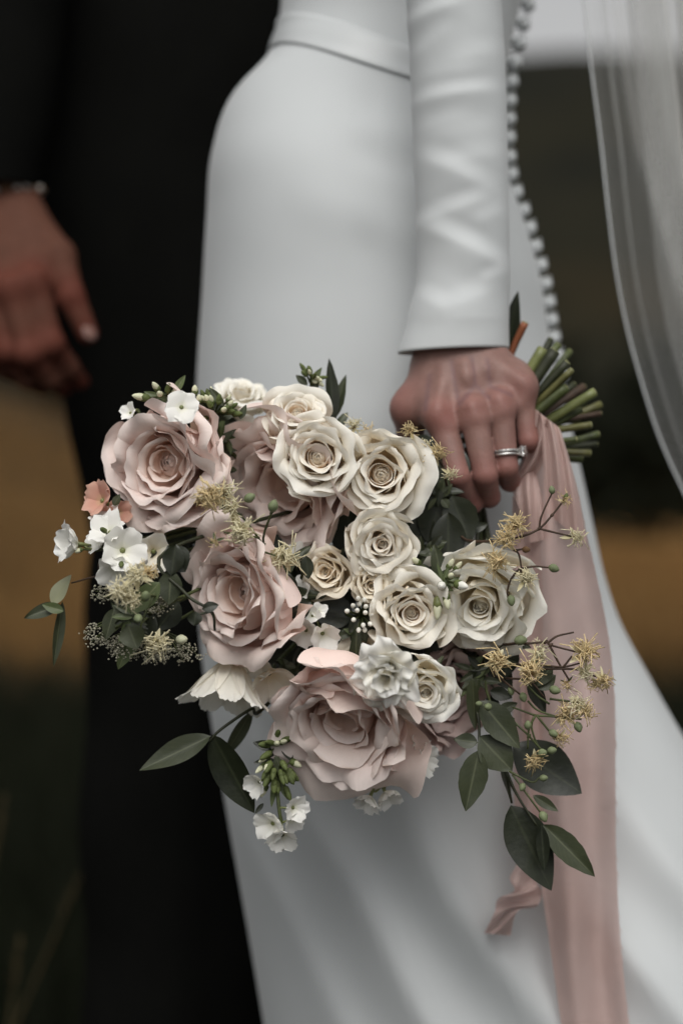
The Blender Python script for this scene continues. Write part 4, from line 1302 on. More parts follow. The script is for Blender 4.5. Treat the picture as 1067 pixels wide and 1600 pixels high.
def posy(name, label, cat, x, y, d, florets=(), buds=(), leaves=(), group=None, mat="petal_white", stem_mat="stem_green", to_grip=True, stalk=None):
    c0 = P(x, y, d)
    t_ = thing(name, label, cat, c0, group=group)
    if to_grip:
        dip = .038 if y < 700 else 0.0
        pts = [c0, c0.lerp(GRIP, .06) + Vector((0, .012, -dip * .6)), c0.lerp(GRIP, .35) + Vector((0, .03, -dip)), GRIP + Vector((0, .003, 0))]
        mk("stem", *tube_geo(pts, .0012, .0018, 6, 6), stem_mat, t_)
    if stalk:
        mk("stem", *tube_geo([P(*q) for q in stalk], .0014, .0011, 6, 5), stem_mat, t_)
    hub = c0 if not stalk else None
    for i, (fx, fy, fd, R, ax, *o) in enumerate(florets):
        c = P(fx, fy, fd)
        opts = o[0] if o else {}
        h = hub if hub is not None else min((P(*q) for q in stalk), key=lambda q: (q - c).length)
        mk("stalk", *tube_geo([h, h.lerp(c, .6), c - Vector((ax[0], -ax[2], ax[1])).normalized() * R * S * .6], .0008, .0007, 5, 3), "stem_lime", t_)
        floret_on(t_, c, ax, R * S, opts.pop("mat", mat), 31 * i + int(x + y), **opts)
    for i, (bx, by, bd, L, r, ax, *o) in enumerate(buds):
        c = P(bx, by, bd)
        m1, m2 = (o + ["bud_cream", "bud_green"])[:2] if len(o) < 2 else o[:2]
        h = hub if hub is not None else min((P(*q) for q in stalk), key=lambda q: (q - c).length)
        mk("stalk", *tube_geo([h, h.lerp(c, .6), c], .0007, .0006, 5, 3), "stem_green", t_)
        bud_on(t_, c, ax, L * S, r * S, m1, m2)
    for j, (x0, y0, x1, y1, ld, w, mt, o) in enumerate(leaves):
        add_leaf(t_, P(x0, y0, ld), P(x1, y1, ld), w * S, mat=mt, seed=j, **dict(o))
    return t_

rr = random.Random(5)
def bud_cloud(x, y, d, rx, ry, n, L=(16, 26), r=(4, 6), up=0.6, mats=("bud_cream", "bud_green", "bud_green")):
    out = []
    for i in range(n):
        a = rr.uniform(0, 6.28); q = math.sqrt(rr.random())
        dx, dy = math.cos(a) * q, math.sin(a) * q
        out.append((x + dx * rx, y - dy * ry, d - 0.012 * (1 - q), rr.uniform(*L), rr.uniform(*r), (dx, dy + up * .5, .7 - q * .3), rr.choice(mats), "bud_green"))
    return out

WF = "small white flowers in the bouquet"
posy("white_floret", "white floret lying on top of the upper left pink rose", "flower", 288, 640, -.045, [(284, 636, -.052, 27, (.2, .25, 1), dict(npet=4, cup=.1, ruff=.08, width=.75))],
     to_grip=False, group=WF)
posy("white_floret", "pair of white petals peeping out at the upper left pink rose's edge", "flower", 215, 640, .01, [(204, 645, .005, 17, (-.5, .3, .7), dict(npet=4))], group=WF)
posy("stock_spray", "white stock flower turned sideways, farthest left in the bouquet", "flower", 150, 860, -.02, [(120, 850, -.024, 34, (-.9, .1, .45), dict(npet=6, ruff=.09, width=.6, cup=.5))],
     [(128, 858, -.026, 14, 4, (-.6, -.3, .6), "bud_cream", "bud_green")], group=WF)
posy("stock_spray", "cluster of white stock flowers under the upper left pink rose", "flower", 182, 862, -.012,
     [(172, 832, -.028, 32, (-.3, .6, .8), dict(ruff=.09)), (192, 860, -.035, 36, (.2, .1, 1), dict(npet=5, ruff=.06, width=.7)), (182, 890, -.03, 32, (-.1, -.5, .9), dict(npet=5, ruff=.06)), (205, 882, -.025, 26, (.5, -.3, .8), {}),
      (168, 812, -.01, 26, (-.3, .8, .4), {}), (158, 845, -.02, 24, (-.7, .3, .6), {})],
     [(175, 845, -.035, 16, 5, (-.2, .4, 1), "bud_cream", "bud_green"), (165, 830, -.035, 14, 4, (-.5, .4, 1), "bud_green", "bud_green"), (190, 880, -.04, 14, 4, (.1, -.4, 1), "bud_green", "bud_green")], group=WF)
posy("coral_flower", "small coral pink flower beside the upper left pink rose", "flower", 178, 795, .0,
     [(160, 782, -.008, 30, (-.6, .3, .7), dict(mat="petal_coral", ruff=.12, npet=5, width=.7)), (172, 808, -.004, 26, (-.4, -.3, .8), dict(mat="petal_coral", ruff=.12, npet=5)), (185, 800, .0, 22, (.2, 0, 1), dict(mat="petal_coral"))],
     leaves=[(178, 790, 188, 772, -.01, 14, "leaf_mid", dict())])
posy("hydrangea_florets", "white hydrangea-like florets between left pink rose and dark leaf", "flower", 492, 965, .008,
     [(504, 990, -.012, 27, (.3, -.4, 1), dict(npet=4, cup=.5, width=.8)), (478, 985, -.008, 26, (-.3, -.4, .9), dict(npet=4, width=.8)), (488, 962, -.008, 16, (-.1, .2, 1), dict(npet=4, cup=.7)), (498, 955, -.005, 14, (.3, .4, 1), dict(npet=4)), (470, 928, .0, 22, (-.4, .3, .8), {}), (480, 915, .005, 20, (-.1, .4, .8), {}), (465, 872, .01, 24, (-.5, .5, .6), {})], group=WF)
posy("white_floret", "crinkled white floret beside the drooping rose at its right", "flower", 640, 1170, .02, [(652, 1185, .0, 30, (.7, -.1, .5), dict(npet=6, ruff=.16, cup=.5)), (650, 1165, .006, 22, (.6, .4, .5), dict(ruff=.16))], group=WF)
posy("white_floret", "faded white floret hanging under the drooping rose", "flower", 600, 1225, .01, [(578, 1245, .0, 24, (-.4, -.8, .5), dict(ruff=.1, cup=.6)), (602, 1238, .004, 24, (.4, -.7, .5), dict(ruff=.1, cup=.6))], group=WF)
posy("white_floret", "white petals showing beneath the upper left rose above the wild flowers", "flower", 240, 860, .02, [(240, 862, .0, 34, (.1, -.2, 1), dict(mat="petal_ivory", npet=5)), (215, 855, .01, 24, (-.2, -.2, 1), {})], group=WF)

# the white ruffled flower
def ruffled(label, cx, cy, d, Rpx, axis, seed):
    rng = np.random.default_rng(seed)
    R = Rpx * S
    ax = Vector((axis[0], -axis[2], axis[1])).normalized()
    rt = axis_rot(ax, .4)
    org = P(cx, cy, d) - ax * R * .6
    t_ = thing("ruffled_flower", label, "flower", org, rt)
    n = 13
    for i in range(n):
        f = i / (n - 1)
        th = i * 2.4 + rng.normal(0, .2)
        rim_r = R * (.12 + .62 * f); rim_z = R * (.80 - .30 * f)
        geo = petal_geo(rng, th, (R * .05, 0), (R * (.1 + .25 * f), R * .3), (rim_r, rim_z), R * (.42 + .30 * f), 1.6 + f, 1.0 + .8 * f, R * .34, cusp=.2, base_w=.2, wob=.08, nu=25, nv=15, ruff=.10, ruff_n=2.5, crease=.08)
        add_petal(t_, geo, .4 + .6 * f, "petal_ivory" if i % 4 == 0 else "petal_white")
    Vc, Fc = lathe([(R * .06, -.5 * R), (R * .16, -.35 * R), (R * .2, 0), (R * .12, .1 * R)], 9)
    mk("calyx", Vc, Fc, "stem_green", t_, local=True)
    stem_parts(t_, org - ax * R * .45, ax, seed)
ruffled("ruffled pure white flower overlapping the drooping pink rose", 604, 1056, -.058, 58, (-.15, -.30, .9), 77)

# pleated white flower seen from behind, hanging at the left under the pink rose
def pleated(label, cx, cy, d, Rpx, axis, seed):
    rng = np.random.default_rng(seed)
    R = Rpx * S
    ax = Vector((axis[0], -axis[2], axis[1])).normalized()
    rt = axis_rot(ax, .2)
    org = P(cx, cy, d)
    t_ = thing("cosmos", label, "flower", org, rt)
    for i in range(9):
        th = i * 2 * math.pi / 9 + rng.normal(0, .08)
        geo = petal_geo(rng, th, (R * .08, 0), (R * .28, R * .22), (R * .58, R * .62), R * .26, 5.0, .5, R * .34, cusp=.1, base_w=.3, rnd=.18, wob=.05, nu=17, nv=11, ruff=.07, ruff_n=3.0)
        add_petal(t_, geo, .8, "petal_ivory")
    Vc, Fc = lathe([(R * .05, -.3 * R), (R * .15, -.15 * R), (R * .14, .05 * R)], 9)
    mk("calyx", Vc, Fc, "stem_lime", t_, local=True)
    stem_parts(t_, org - ax * R * .25, ax, seed)
pleated("pleated ivory flower nodding at lower left, seen from the side", 362, 1030, .012, 92, (-.15, -1, .25), 81)
posy("seed_capsule_sprig", "pale yellowish faded florets under the lower left pink rose", "flower", 420, 1050, .02, [(420, 1052, .01, 44, (.3, -.7, .6), dict(mat="petal_ivory", npet=6, cup=.5)), (400, 1030, .012, 30, (-.2, -.5, .7), dict(mat="petal_ivory"))])

# --- phlox bud sprigs
PH = "phlox bud sprigs"
posy("phlox_sprig", "green and cream phlox buds on top of the upper left pink rose", "flower buds", 262, 618, .012,
     buds=[(232, 622, .0, 26, 6, (-1, .15, .3), "bud_cream", "bud_green"), (248, 610, .0, 18, 5, (-.4, .6, .5), "bud_cream", "bud_green"), (262, 612, .0, 18, 5, (.2, .6, .6), "bud_green", "bud_green"), (252, 618, -.004, 16, 5, (-.2, .3, 1), "bud_cream", "bud_green"), (270, 615, .0, 14, 4, (.4, .4, .7), "bud_cream", "bud_green")],
     leaves=[(272, 615, 290, 586, .004, 14, "leaf_light", dict(fold=.4)), (255, 622, 225, 612, .006, 10, "leaf_light", dict()), (262, 620, 240, 635, .008, 16, "leaf_light", dict())], group=PH)
posy("phlox_sprig", "bunch of tiny phlox buds between the two upper pink roses", "flower buds", 335, 648, .015,
     buds=bud_cloud(338, 640, .004, 34, 22, 22, (12, 18), (3.5, 5)) + [(305, 615, .0, 14, 5, (0, 1, .4), "bud_cream", "bud_green"), (312, 628, .0, 14, 5, (0, .8, .6), "bud_cream", "bud_green")],
     leaves=[(350, 635, 327, 605, .0, 14, "leaf_mid", dict(fold=.4)), (312, 635, 318, 612, .002, 12, "leaf_mid", dict()), (375, 655, 385, 632, .0, 12, "leaf_mid", dict()), (330, 650, 300, 640, .01, 20, "leaf_dark", dict()), (340, 655, 372, 640, .01, 20, "leaf_mid", dict())], group=PH)
posy("phlox_sprig", "small tuft of green buds rising above the topmost cream rose", "flower buds", 486, 602, .04,
     buds=bud_cloud(488, 588, .035, 14, 10, 10, (12, 18), (3, 4.5), mats=("bud_green", "bud_green", "bud_cream")),
     leaves=[(480, 602, 462, 586, .036, 14, "leaf_mid", dict(fold=.4)), (486, 600, 503, 574, .036, 12, "leaf_light", dict(fold=.4)), (490, 605, 500, 598, .036, 10, "leaf_mid", dict()), (482, 605, 500, 612, .04, 12, "leaf_mid", dict())], group=PH)
posy("phlox_sprig", "white tipped phlox buds in a green star beside the ivory rose", "flower buds", 692, 905, -.006,
     buds=[(690, 915, -.026, 17, 7, (-.1, 0, 1), "bud_white", "bud_green"), (712, 912, -.022, 24, 7, (.7, -.2, .6), "bud_white", "bud_green"), (702, 902, -.02, 15, 5, (.3, .4, 1), "bud_cream", "bud_green"), (696, 928, -.024, 26, 6, (.15, -1, .4), "bud_cream", "bud_green"),
           (684, 935, -.02, 34, 7, (-.05, -1, .25), "bud_cream", "stem_lime"), (664, 895, -.016, 26, 7, (.6, -.5, .5), "bud_white", "bud_green"), (700, 888, -.01, 18, 5, (.4, .8, .4), "bud_cream", "bud_green"), (710, 890, -.01, 18, 4, (.6, .7, .4), "bud_cream", "bud_green"), (655, 880, -.01, 18, 5, (-.6, .4, .6), "bud_cream", "bud_green"), (643, 898, -.01, 14, 4, (-.4, -.5, .6), "bud_cream", "bud_green")],
     leaves=[(692, 908, 690 + 34 * math.cos(a), 908 - 30 * math.sin(a), -.012, 7, "leaf_light", dict(fold=.3)) for a in [0.2, .7, 1.2, 1.8, 2.4, 2.9, 3.5, 4.1, 4.8, 5.4, 5.9]] + [(690, 905, 678, 850, -.004, 26, "leaf_mid", dict(fold=.3)), (680, 905, 640, 882, .0, 26, "leaf_dark", dict())], group=PH)
posy("berry_sprig", "tight cluster of tiny white berries in front of the dark central leaf", "berries", 565, 962, .0,
     buds=[(552 + 5 * 1, 950, -.016, 9, 4.2, (-.3, .5, 1), "bud_white", None)] and
          [(x, y, -.014 - .006 * rr.random(), 9.5, 4.0, (dx, dy, 1), "bud_white", None) for x, y, dx, dy in
           [(545, 955, -.8, .1), (553, 948, -.4, .5), (561, 946, 0, .6), (570, 949, .4, .4), (558, 954, 0, .1), (569, 957, .4, 0), (577, 960, .8, 0), (554, 967, -.4, -.3), (567, 974, .1, -.8), (576, 973, .6, -.5), (561, 981, -.2, -1), (569, 981, .2, -1), (559, 938, .1, .9), (568, 940, .3, .9)]],
     leaves=[(560, 965, 545, 990, -.002, 16, "leaf_dark", dict()), (570, 965, 590, 985, -.002, 16, "leaf_dark", dict()), (565, 975, 572, 1005, -.004, 18, "leaf_mid", dict())])
# hanging phlox stem with open white flowers at its tip
posy("phlox_sprig", "hanging phlox stem ending in open white flowers, lowest in the bouquet", "flower", 440, 1130, .02,
     [(405, 1222, -.006, 22, (-.6, -.3, .7), dict(ruff=.1, cup=.5)), (426, 1287, -.012, 27, (-.4, -.3, .8), dict(ruff=.06, width=.75)), (441, 1305, -.014, 27, (.0, -.7, .8), dict(ruff=.1)), (458, 1262, -.010, 24, (.5, -.1, .7), dict(ruff=.1)), (456, 1280, -.004, 22, (.5, -.5, .6), dict(ruff=.1))],
     bud_cloud(432, 1195, -.004, 24, 48, 26, (16, 26), (4, 6), up=-1.2, mats=("bud_green", "bud_cream", "bud_green", "bud_green")),
     [(430, 1170, 395, 1160, .0, 18, "leaf_dark", dict(fold=.3)), (432, 1190, 396, 1192, .0, 16, "leaf_dark", dict()), (438, 1210, 462, 1222, .0, 16, "leaf_mid", dict()), (430, 1180, 446, 1220, -.008, 16, "leaf_mid", dict()), (425, 1195, 412, 1230, -.006, 14, "leaf_mid", dict()), (440, 1160, 458, 1190, -.004, 16, "leaf_dark", dict()),
      (436, 1215, 450, 1250, -.006, 12, "leaf_light", dict()), (430, 1220, 424, 1262, -.006, 10, "leaf_light", dict()), (440, 1150, 420, 1185, -.002, 20, "leaf_dark", dict()), (412, 1255, 398, 1272, -.004, 8, "leaf_dark", dict())],
     group=PH, stalk=[(440, 1120, .02), (436, 1160, .004), (432, 1210, -.004), (436, 1262, -.008), (440, 1285, -.008)])

# --- clematis: fluffy yellow flowers and sage buds on wiry stems
def fluffy_on(t_, x, y, d, Rpx, axis, seed, n=36, mat="stamen_gold", tepals=4, eye="seed_brown", tep_len=1.0, tep_mat="tepal_yellow"):
    rng = np.random.default_rng(seed)
    c = P(x, y, d)
    R = Rpx * S
    ax = Vector((axis[0], -axis[2], axis[1])).normalized()
    rt = np.array(axis_rot(ax, rng.uniform(0, 6)))
    gs = []
    for i in range(int(n * 2.2)):
        a = rng.uniform(0, 6.28); e = rng.uniform(.15, 1.45)
        dv = rt @ np.array([math.cos(a) * math.sin(e), math.sin(a) * math.sin(e), math.cos(e)])
        L = R * rng.uniform(.65, 1.05)
        side = rt @ np.array([rng.normal(0, .26), rng.normal(0, .26), rng.normal(0, .1)])
        p0 = np.array(c); p1 = p0 + dv * L * .65 - side * .5 * L; p2 = p0 + dv * L * .95 + side * 1.3 * L
        gs.append(tube_geo([Vector(p0), Vector(p1), Vector(p2)], R * .024, R * .040, 3, 3))
    fl = mk("flower", *join(gs), mat, t_, kind="stuff")
    Ve, Fe = lathe([(R * .02, -R * .18), (R * .13, -R * .08), (R * .15, R * .05), (R * .05, R * .16)], 7)
    mk("eye", xform(Ve, rt, c), Fe, eye, fl)
    for k in range(tepals):
        th = k * 2 * math.pi / max(tepals, 1) + rng.normal(0, .25)
        dv = Vector(rt @ np.array([math.cos(th), math.sin(th), rng.uniform(-.9, -.1)]))
        V, u, v, nu, nv = leaf_geo(c, c + dv * R * tep_len * rng.uniform(.6, 1.0), R * .34, normal=Vector(rt @ np.array([0, 0, 1])), bend=-.2, fold=.35, shape=.8, nu=5, nv=8, seed=seed + k)
        mk("tepal", V, grid_faces(nu, nv), tep_mat, fl, {"t": np.full(len(u), .5), "u": u, "v": v})
    return fl

def sage_bud_on(t_, x, y, d, Lpx, axis, mat="bud_sage"):
    b = bud_on(t_, P(x, y, d) , axis, Lpx * S, Lpx * .40 * S, mat, None, tip=.22)
    return b

def clematis(label, stems, flowers=(), buds=(), leaves=(), to_grip=True, stem_mat="stem_brown", r=.00075, group="clematis sprays", first_thick=1.5):
    root = P(*stems[0][0])
    t_ = thing("clematis_spray", label, "flower spray", root, group=group)
    for i, s_ in enumerate(stems):
        pts = [P(*q) for q in s_]
        if i == 0 and to_grip:
            pts = [GRIP, pts[0].lerp(GRIP, .5) + Vector((0, .025, 0))] + pts
        mk("stem", *tube_geo(pts, r * (first_thick if i == 0 else 1.0), r * .75, 6, 5), stem_mat, t_)
        # swollen nodes where the stem kinks
        if i == 0 and len(s_) > 2:
            for q in s_[1:-1]:
                Vn, Fn = lathe([(.0003, -.0018), (r * 1.5, -.0006), (r * 1.5, .0006), (.0003, .0018)], 6)
                mk("node", xform(Vn, axis_rot((.7, 0, .7)), P(*q)), Fn, stem_mat, t_)
    for i, f in enumerate(flowers):
        x, y, d, R, ax = f[:5]
        o = f[5] if len(f) > 5 else {}
        fluffy_on(t_, x, y, d, R, ax, int(x * 3 + y), **o)
    for x, y, d, L, ax, *o in buds:
        sage_bud_on(t_, x, y, d, L, ax, *(o or []))
    for j, (x0, y0, x1, y1, ld, w, mt, o) in enumerate(leaves):
        add_leaf(t_, P(x0, y0, ld), P(x1, y1, ld), w * S, mat=mt, seed=j, **dict(o))
    return t_

e_ = -.022
clematis("upper clematis spray reaching right over the ribbon, level with the fingertips",
    [[(720, 838, .02), (780, 845, -.01), (815, 838, e_), (842, 826, e_), (862, 805, e_), (880, 782, e_)], [(842, 826, e_), (846, 805, e_), (864, 766, e_)], [(842, 826, e_), (862, 831, e_), (892, 838, e_)],
     [(778, 846, -.01), (800, 858, e_), (810, 866, e_), (814, 888, e_), (812, 890, e_)], [(814, 888, e_), (836, 885, e_), (858, 887, e_)], [(812, 888, e_), (798, 905, e_), (792, 926, e_), (797, 932, e_)], [(812, 888, e_), (816, 900, e_), (818, 912, e_)], [(805, 860, e_), (815, 858, e_)]],
    [(806, 822, -.028, 21, (-.2, .4, .8), dict(n=34, eye="seed_brown")), (792, 842, -.03, 20, (-.4, .1, .9)), (778, 878, -.03, 21, (-.3, .1, .9), dict(n=36)), (818, 908, -.026, 20, (.35, .8, .4), dict(n=34, mat="stamen_pale")), (880, 782, e_, 14, (.5, .2, .6), dict(n=12, tepals=3)),
     (896, 838, e_, 19, (.5, .1, .7), dict(n=18, tepals=5, mat="stamen_pale"))],
    [(863, 772, e_, 13, (-.2, 1, .1)), (857, 885, e_, 17, (.8, -.3, .3)), (797, 930, -.026, 17, (.1, -.9, .3)), (815, 858, e_, 13, (.9, -.1, .3), "seed_brown"), (882, 780, e_, 10, (.3, .8, .2), "bud_green")])
f_ = -.014
clematis("lower clematis spray with many flowers spreading over the ribbon at right",
    [[(770, 990, .02), (812, 1005, f_), (852, 1003, f_), (860, 1008, f_), (905, 1020, f_)], [(856, 1004, f_), (870, 994, f_), (896, 988, f_)], [(858, 1008, f_), (872, 1035, f_), (884, 1055, f_), (888, 1062, f_)],
     [(800, 1038, 0), (850, 1040, f_), (880, 1042, f_), (910, 1035, f_)], [(850, 1045, f_), (900, 1046, f_), (925, 1055, f_), (945, 1062, f_)], [(880, 1042, f_), (893, 1025, f_)],
     [(790, 1060, 0), (826, 1064, f_), (850, 1090, f_)], [(770, 1050, 0), (800, 1075, f_), (812, 1085, f_)]],
    [(908, 1022, -.02, 27, (.3, .5, .7), dict(n=40, tepals=5)), (915, 1050, -.018, 21, (.2, -.1, 1), dict(n=18, tepals=5, mat="stamen_pale")), (940, 1060, -.02, 20, (.5, -.2, .8), dict(n=22, tepals=5)), (828, 1050, -.024, 24, (-.1, .2, .9), dict(n=40)), (928, 1066, -.016, 16, (.2, -.6, .6), dict(n=12, tepals=4)),
     (775, 1032, -.018, 26, (-.1, .2, 1), dict(n=26, tepals=5)), (840, 1022, -.012, 22, (.1, .3, .8), dict(n=24, mat="stamen_pale")), (885, 1066, f_, 15, (.1, -.7, .5), dict(n=12, tepals=4, tep_mat="leaf_light"))],
    [(803, 1001, -.018, 20, (1, .1, .2)), (858, 1076, -.02, 18, (.8, -.2, .4)), (815, 1082, -.016, 16, (.2, -.8, .4)), (797, 1072, -.01, 15, (.1, -.8, .3)), (838, 1036, f_, 12, (-.5, .3, .5))], [(862, 1040, 838, 1072, -.008, 24, "leaf_mid", dict(shape=.95))])
clematis("lowest clematis spray trailing small sage buds over the green leaves",
    [[(760, 1080, .01), (800, 1125, -.01), (826, 1150, f_), (852, 1180, f_)], [(836, 1118, f_), (800, 1105, -.01)], [(836, 1118, f_), (870, 1120, f_), (908, 1124, f_)], [(838, 1118, f_), (860, 1145, f_), (872, 1155, f_)], [(834, 1120, f_), (826, 1140, f_), (824, 1170, f_)],
     [(824, 1095, f_), (840, 1110, f_), (870, 1120, f_)], [(858, 1100, f_), (838, 1086, f_), (815, 1062, f_)], [(858, 1092, f_), (890, 1096, f_), (905, 1100, f_)], [(795, 1205, -.01), (830, 1222, -.014), (842, 1215, -.014)], [(800, 1210, -.01), (822, 1240, -.014), (848, 1275, -.014)], [(836, 1118, f_), (830, 1135, f_), (840, 1165, f_), (858, 1178, f_)]],
    [(902, 1098, -.018, 20, (.3, .3, .9), dict(n=18, tepals=5, mat="stamen_pale")), (912, 1112, -.018, 20, (.5, -.1, .8), dict(n=18, tepals=5)), (882, 1118, -.012, 24, (.0, .3, .6), dict(n=26, tepals=3)), (874, 1150, -.016, 18, (.1, -.5, .7), dict(n=18, tepals=4)), (836, 1186, -.018, 19, (-.1, -.6, .7), dict(n=30, tepals=3))],
    [(900, 1128, -.016, 17, (.3, -.9, .3)), (858, 1142, -.018, 16, (.5, -.3, .5)), (824, 1140, -.018, 15, (0, .9, .3)), (842, 1178, -.02, 18, (.4, .2, .7)), (855, 1174, -.02, 16, (.7, .2, .5)), (842, 1216, -.018, 14, (.9, .1, .4)), (818, 1224, -.016, 14, (-.3, -.6, .4)), (845, 1268, -.018, 18, (.3, -.7, .4)), (765, 1104, -.018, 16, (-.4, 0, .8)), (752, 1100, -.016, 12, (-.7, .1, .6))],
    stem_mat="stem_green")
clematis("yellow clematis flowers in the notch between the three pink roses",
    [[(450, 900, .02), (412, 852, -.03), (425, 800, -.05), (427, 790, -.05)], [(412, 852, -.03), (380, 810, -.045), (350, 790, -.05)], [(405, 860, -.03), (430, 868, -.04)], [(405, 840, -.035), (375, 835, -.05), (350, 832, -.055)]],
    [(330, 776, -.056, 26, (-.2, .1, 1), dict(n=44, tepals=3)), (352, 772, -.05, 24, (.3, .5, .8), dict(n=16, tepals=5, mat="stamen_pale")), (362, 797, -.05, 24, (.2, .2, 1), dict(n=16, tepals=5, mat="stamen_pale")), (376, 828, -.052, 28, (.2, -.3, 1), dict(n=30, tepals=5, mat="stamen_pale")), (444, 870, -.03, 30, (.1, .1, 1), dict(n=24, tepals=6, mat="stamen_pale", eye="bud_green")), (337, 845, -.056, 14, (-.2, -.2, 1), dict(n=8, tepals=4, tep_mat="leaf_light"))],
    [(382, 782, -.052, 19, (.8, .4, .3)), (424, 800, -.055, 20, (.3, .9, .3))], stem_mat="stem_green")
clematis("dry clematis flowers dangling in front of the index finger",
    [[(700, 760, .03), (692, 730, .01), (675, 708, .0), (640, 672, .0)], [(692, 730, .01), (703, 742, .0)]],
    [(642, 674, .0, 16, (-.3, .5, .8), dict(n=20)), (662, 700, -.002, 18, (-.4, .2, .9), dict(n=24, mat="stamen_pale")), (678, 710, -.004, 21, (.4, .4, .8), dict(n=30, tepals=4)), (702, 740, -.006, 14, (.5, -.2, .8), dict(n=18, tepals=5, mat="stamen_pale", eye="bud_cream")), (648, 742, -.002, 18, (.5, .6, .4), dict(n=26)), (552, 668, .02, 18, (.2, .6, .6), dict(n=16, tepals=5, mat="stamen_pale")), (572, 678, .016, 18, (.3, .5, .7), dict(n=10, tepals=4, tep_mat="leaf_pale"))],
    [])
clematis("out of focus yellow clematis among the leaves at the bouquet's left edge",
    [[(290, 930, -.01), (240, 930, -.06), (215, 925, -.07)], [(240, 930, -.06), (220, 985, -.06), (250, 1005, -.04)]],
    [(215, 900, -.07, 24, (0, .5, .9), dict(n=24, mat="stamen_pale", tepals=5)), (190, 925, -.075, 24, (-.3, .2, .9), dict(n=20, mat="stamen_pale", tepals=5)), (204, 935, -.07, 22, (.1, -.2, 1), dict(n=20, mat="stamen_pale", tepals=5)), (242, 1005, -.05, 26, (.1, -.3, .9), dict(n=24, mat="stamen_pale", tepals=5)), (232, 895, -.05, 20, (.2, .5, .8), dict(n=16, tepals=4))],
    [(226, 938, -.07, 19, (.2, .6, .6)), (216, 962, -.07, 17, (.1, -.4, .8)), (196, 995, -.05, 18, (-.3, -.3, .8)), (276, 1000, -.03, 20, (.8, .1, .5), "bud_cream")], stem_mat="stem_green")

# --- lace flowers: fine umbels of tiny florets at the left
def lace(label, x, y, d, items, seed):
    rng = np.random.default_rng(seed)
    c0 = P(x, y, d)
    t_ = thing("lace_flower", label, "flower", c0, group="lace flowers")
    mk("stem", *tube_geo([c0, c0.lerp(GRIP, .3) + Vector((0, .035, 0)), GRIP], .0009, .0016, 6, 6), "stem_green", t_)
    for (ux, uy, ud, rx, ry, n) in items:
        uc = P(ux, uy, ud)
        rays, dots = [], []
        for i in range(n):
            a = rng.uniform(0, 6.28); q = math.sqrt(rng.uniform(0, 1))
            p_ = uc + Vector((math.cos(a) * q * rx * S, rng.normal(0, .004), math.sin(a) * q * ry * S))
            rays.append(tube_geo([c0, c0.lerp(p_, .6) + Vector((0, 0, .003)), p_], .0003, .00025, 3, 2))
            for k in range(9):
                dv = Vector(rng.normal(0, .0017, 3))
                r_ = rng.uniform(.0005, .0009)
                o6 = np.array([[1, 0, 0], [-1, 0, 0], [0, 1, 0], [0, -1, 0], [0, 0, 1], [0, 0, -1]]) * r_ + np.array(p_ + dv)
                dots.append((o6, [(0, 2, 4), (2, 1, 4), (1, 3, 4), (3, 0, 4), (2, 0, 5), (1, 2, 5), (3, 1, 5), (0, 3, 5)]))
        r_o = mk("rays", *join(rays), "stem_green", t_, kind="stuff")
        mk("florets", *join(dots), "lace_white", r_o, kind="stuff", smooth=False)
lace("lacy umbel of tiny cream florets under the wild flowers at left", 235, 960, -.01, [(160, 925, -.02, 16, 14, 12), (240, 950, -.03, 26, 22, 18), (150, 990, -.015, 18, 18, 14)], 5)
lace("flat lacy umbel hanging lowest at the left over the black trousers", 250, 985, .0, [(215, 1015, -.02, 46, 16, 30), (275, 1022, -.015, 38, 12, 28), (190, 1005, -.02, 30, 14, 18)], 6)

# --- remaining stems of the fan: greenery that was stripped for the grip
def loose_stem(label, pts, r0, r1, mat, cut=True):
    t_ = thing("cut_stem", label, "stem", P(*pts[0]), group="cut stems behind the hand")
    w = [P(*q) for q in pts]
    st = mk("stem", *tube_geo(w, r0, r1, 9, 6), mat, t_)
    if cut:
        dirv = (w[-1] - w[-2]).normalized()
        Vc, Fc = lathe([(r1 * .86, -.0006), (r1 * .8, .0005), (.0002, .0007)], 9)
        mk("cut_end", xform(Vc, axis_rot(dirv), w[-1]), Fc, "cut_pith", st)
    return t_
loose_stem("reddish brown cut stem pointing up beside the cuff", [(745, 690, .085), (795, 560, .095), (820, 504, .090)], .0022, .0026, "stem_red")
t_ = thing("strap_plant", "dark strap leaf sticking up next to the white cuff", "leaf", P(792, 560, .098), group="cut stems behind the hand")
add_leaf(t_, P(790, 560, .098), P(809, 455, .092), 40 * S, mat="leaf_dark", fold=.3, normal=(-.4, -1, 0), shape=.62)
lab_b = ["dark stem end highest in the fan under the reddish stem", "thin olive stem end at the very right of the fan", "thin dark stem end low in the fan beside the ribbon fold", "brown thorny stem end near the fan's middle", "short green stem end deep in the middle of the fan", "green stem end lowest in the fan"]
for lb, (x, y, d, r, mt) in zip(lab_b, [(866, 548, .074, .0042, "stem_dark"), (938, 632, .104, .0026, "stem_olive"), (918, 700, .112, .0030, "stem_dark"), (912, 604, .120, .0028, "stem_brown"), (884, 604, .066, .0036, "stem_green"), (908, 716, .094, .0034, "stem_green")]):
    g_ = GRIP + Vector((0.004, (d - .085) * .4, 0))
    gx, gy = PX(g_.x, g_.z, g_.y)
    loose_stem(lb, [(gx - 40, gy + 32, g_.y), (gx, gy, g_.y), ((gx + x) / 2, (gy + y) / 2, (g_.y + d) / 2), (x, y, d)], .0026, r, mt)

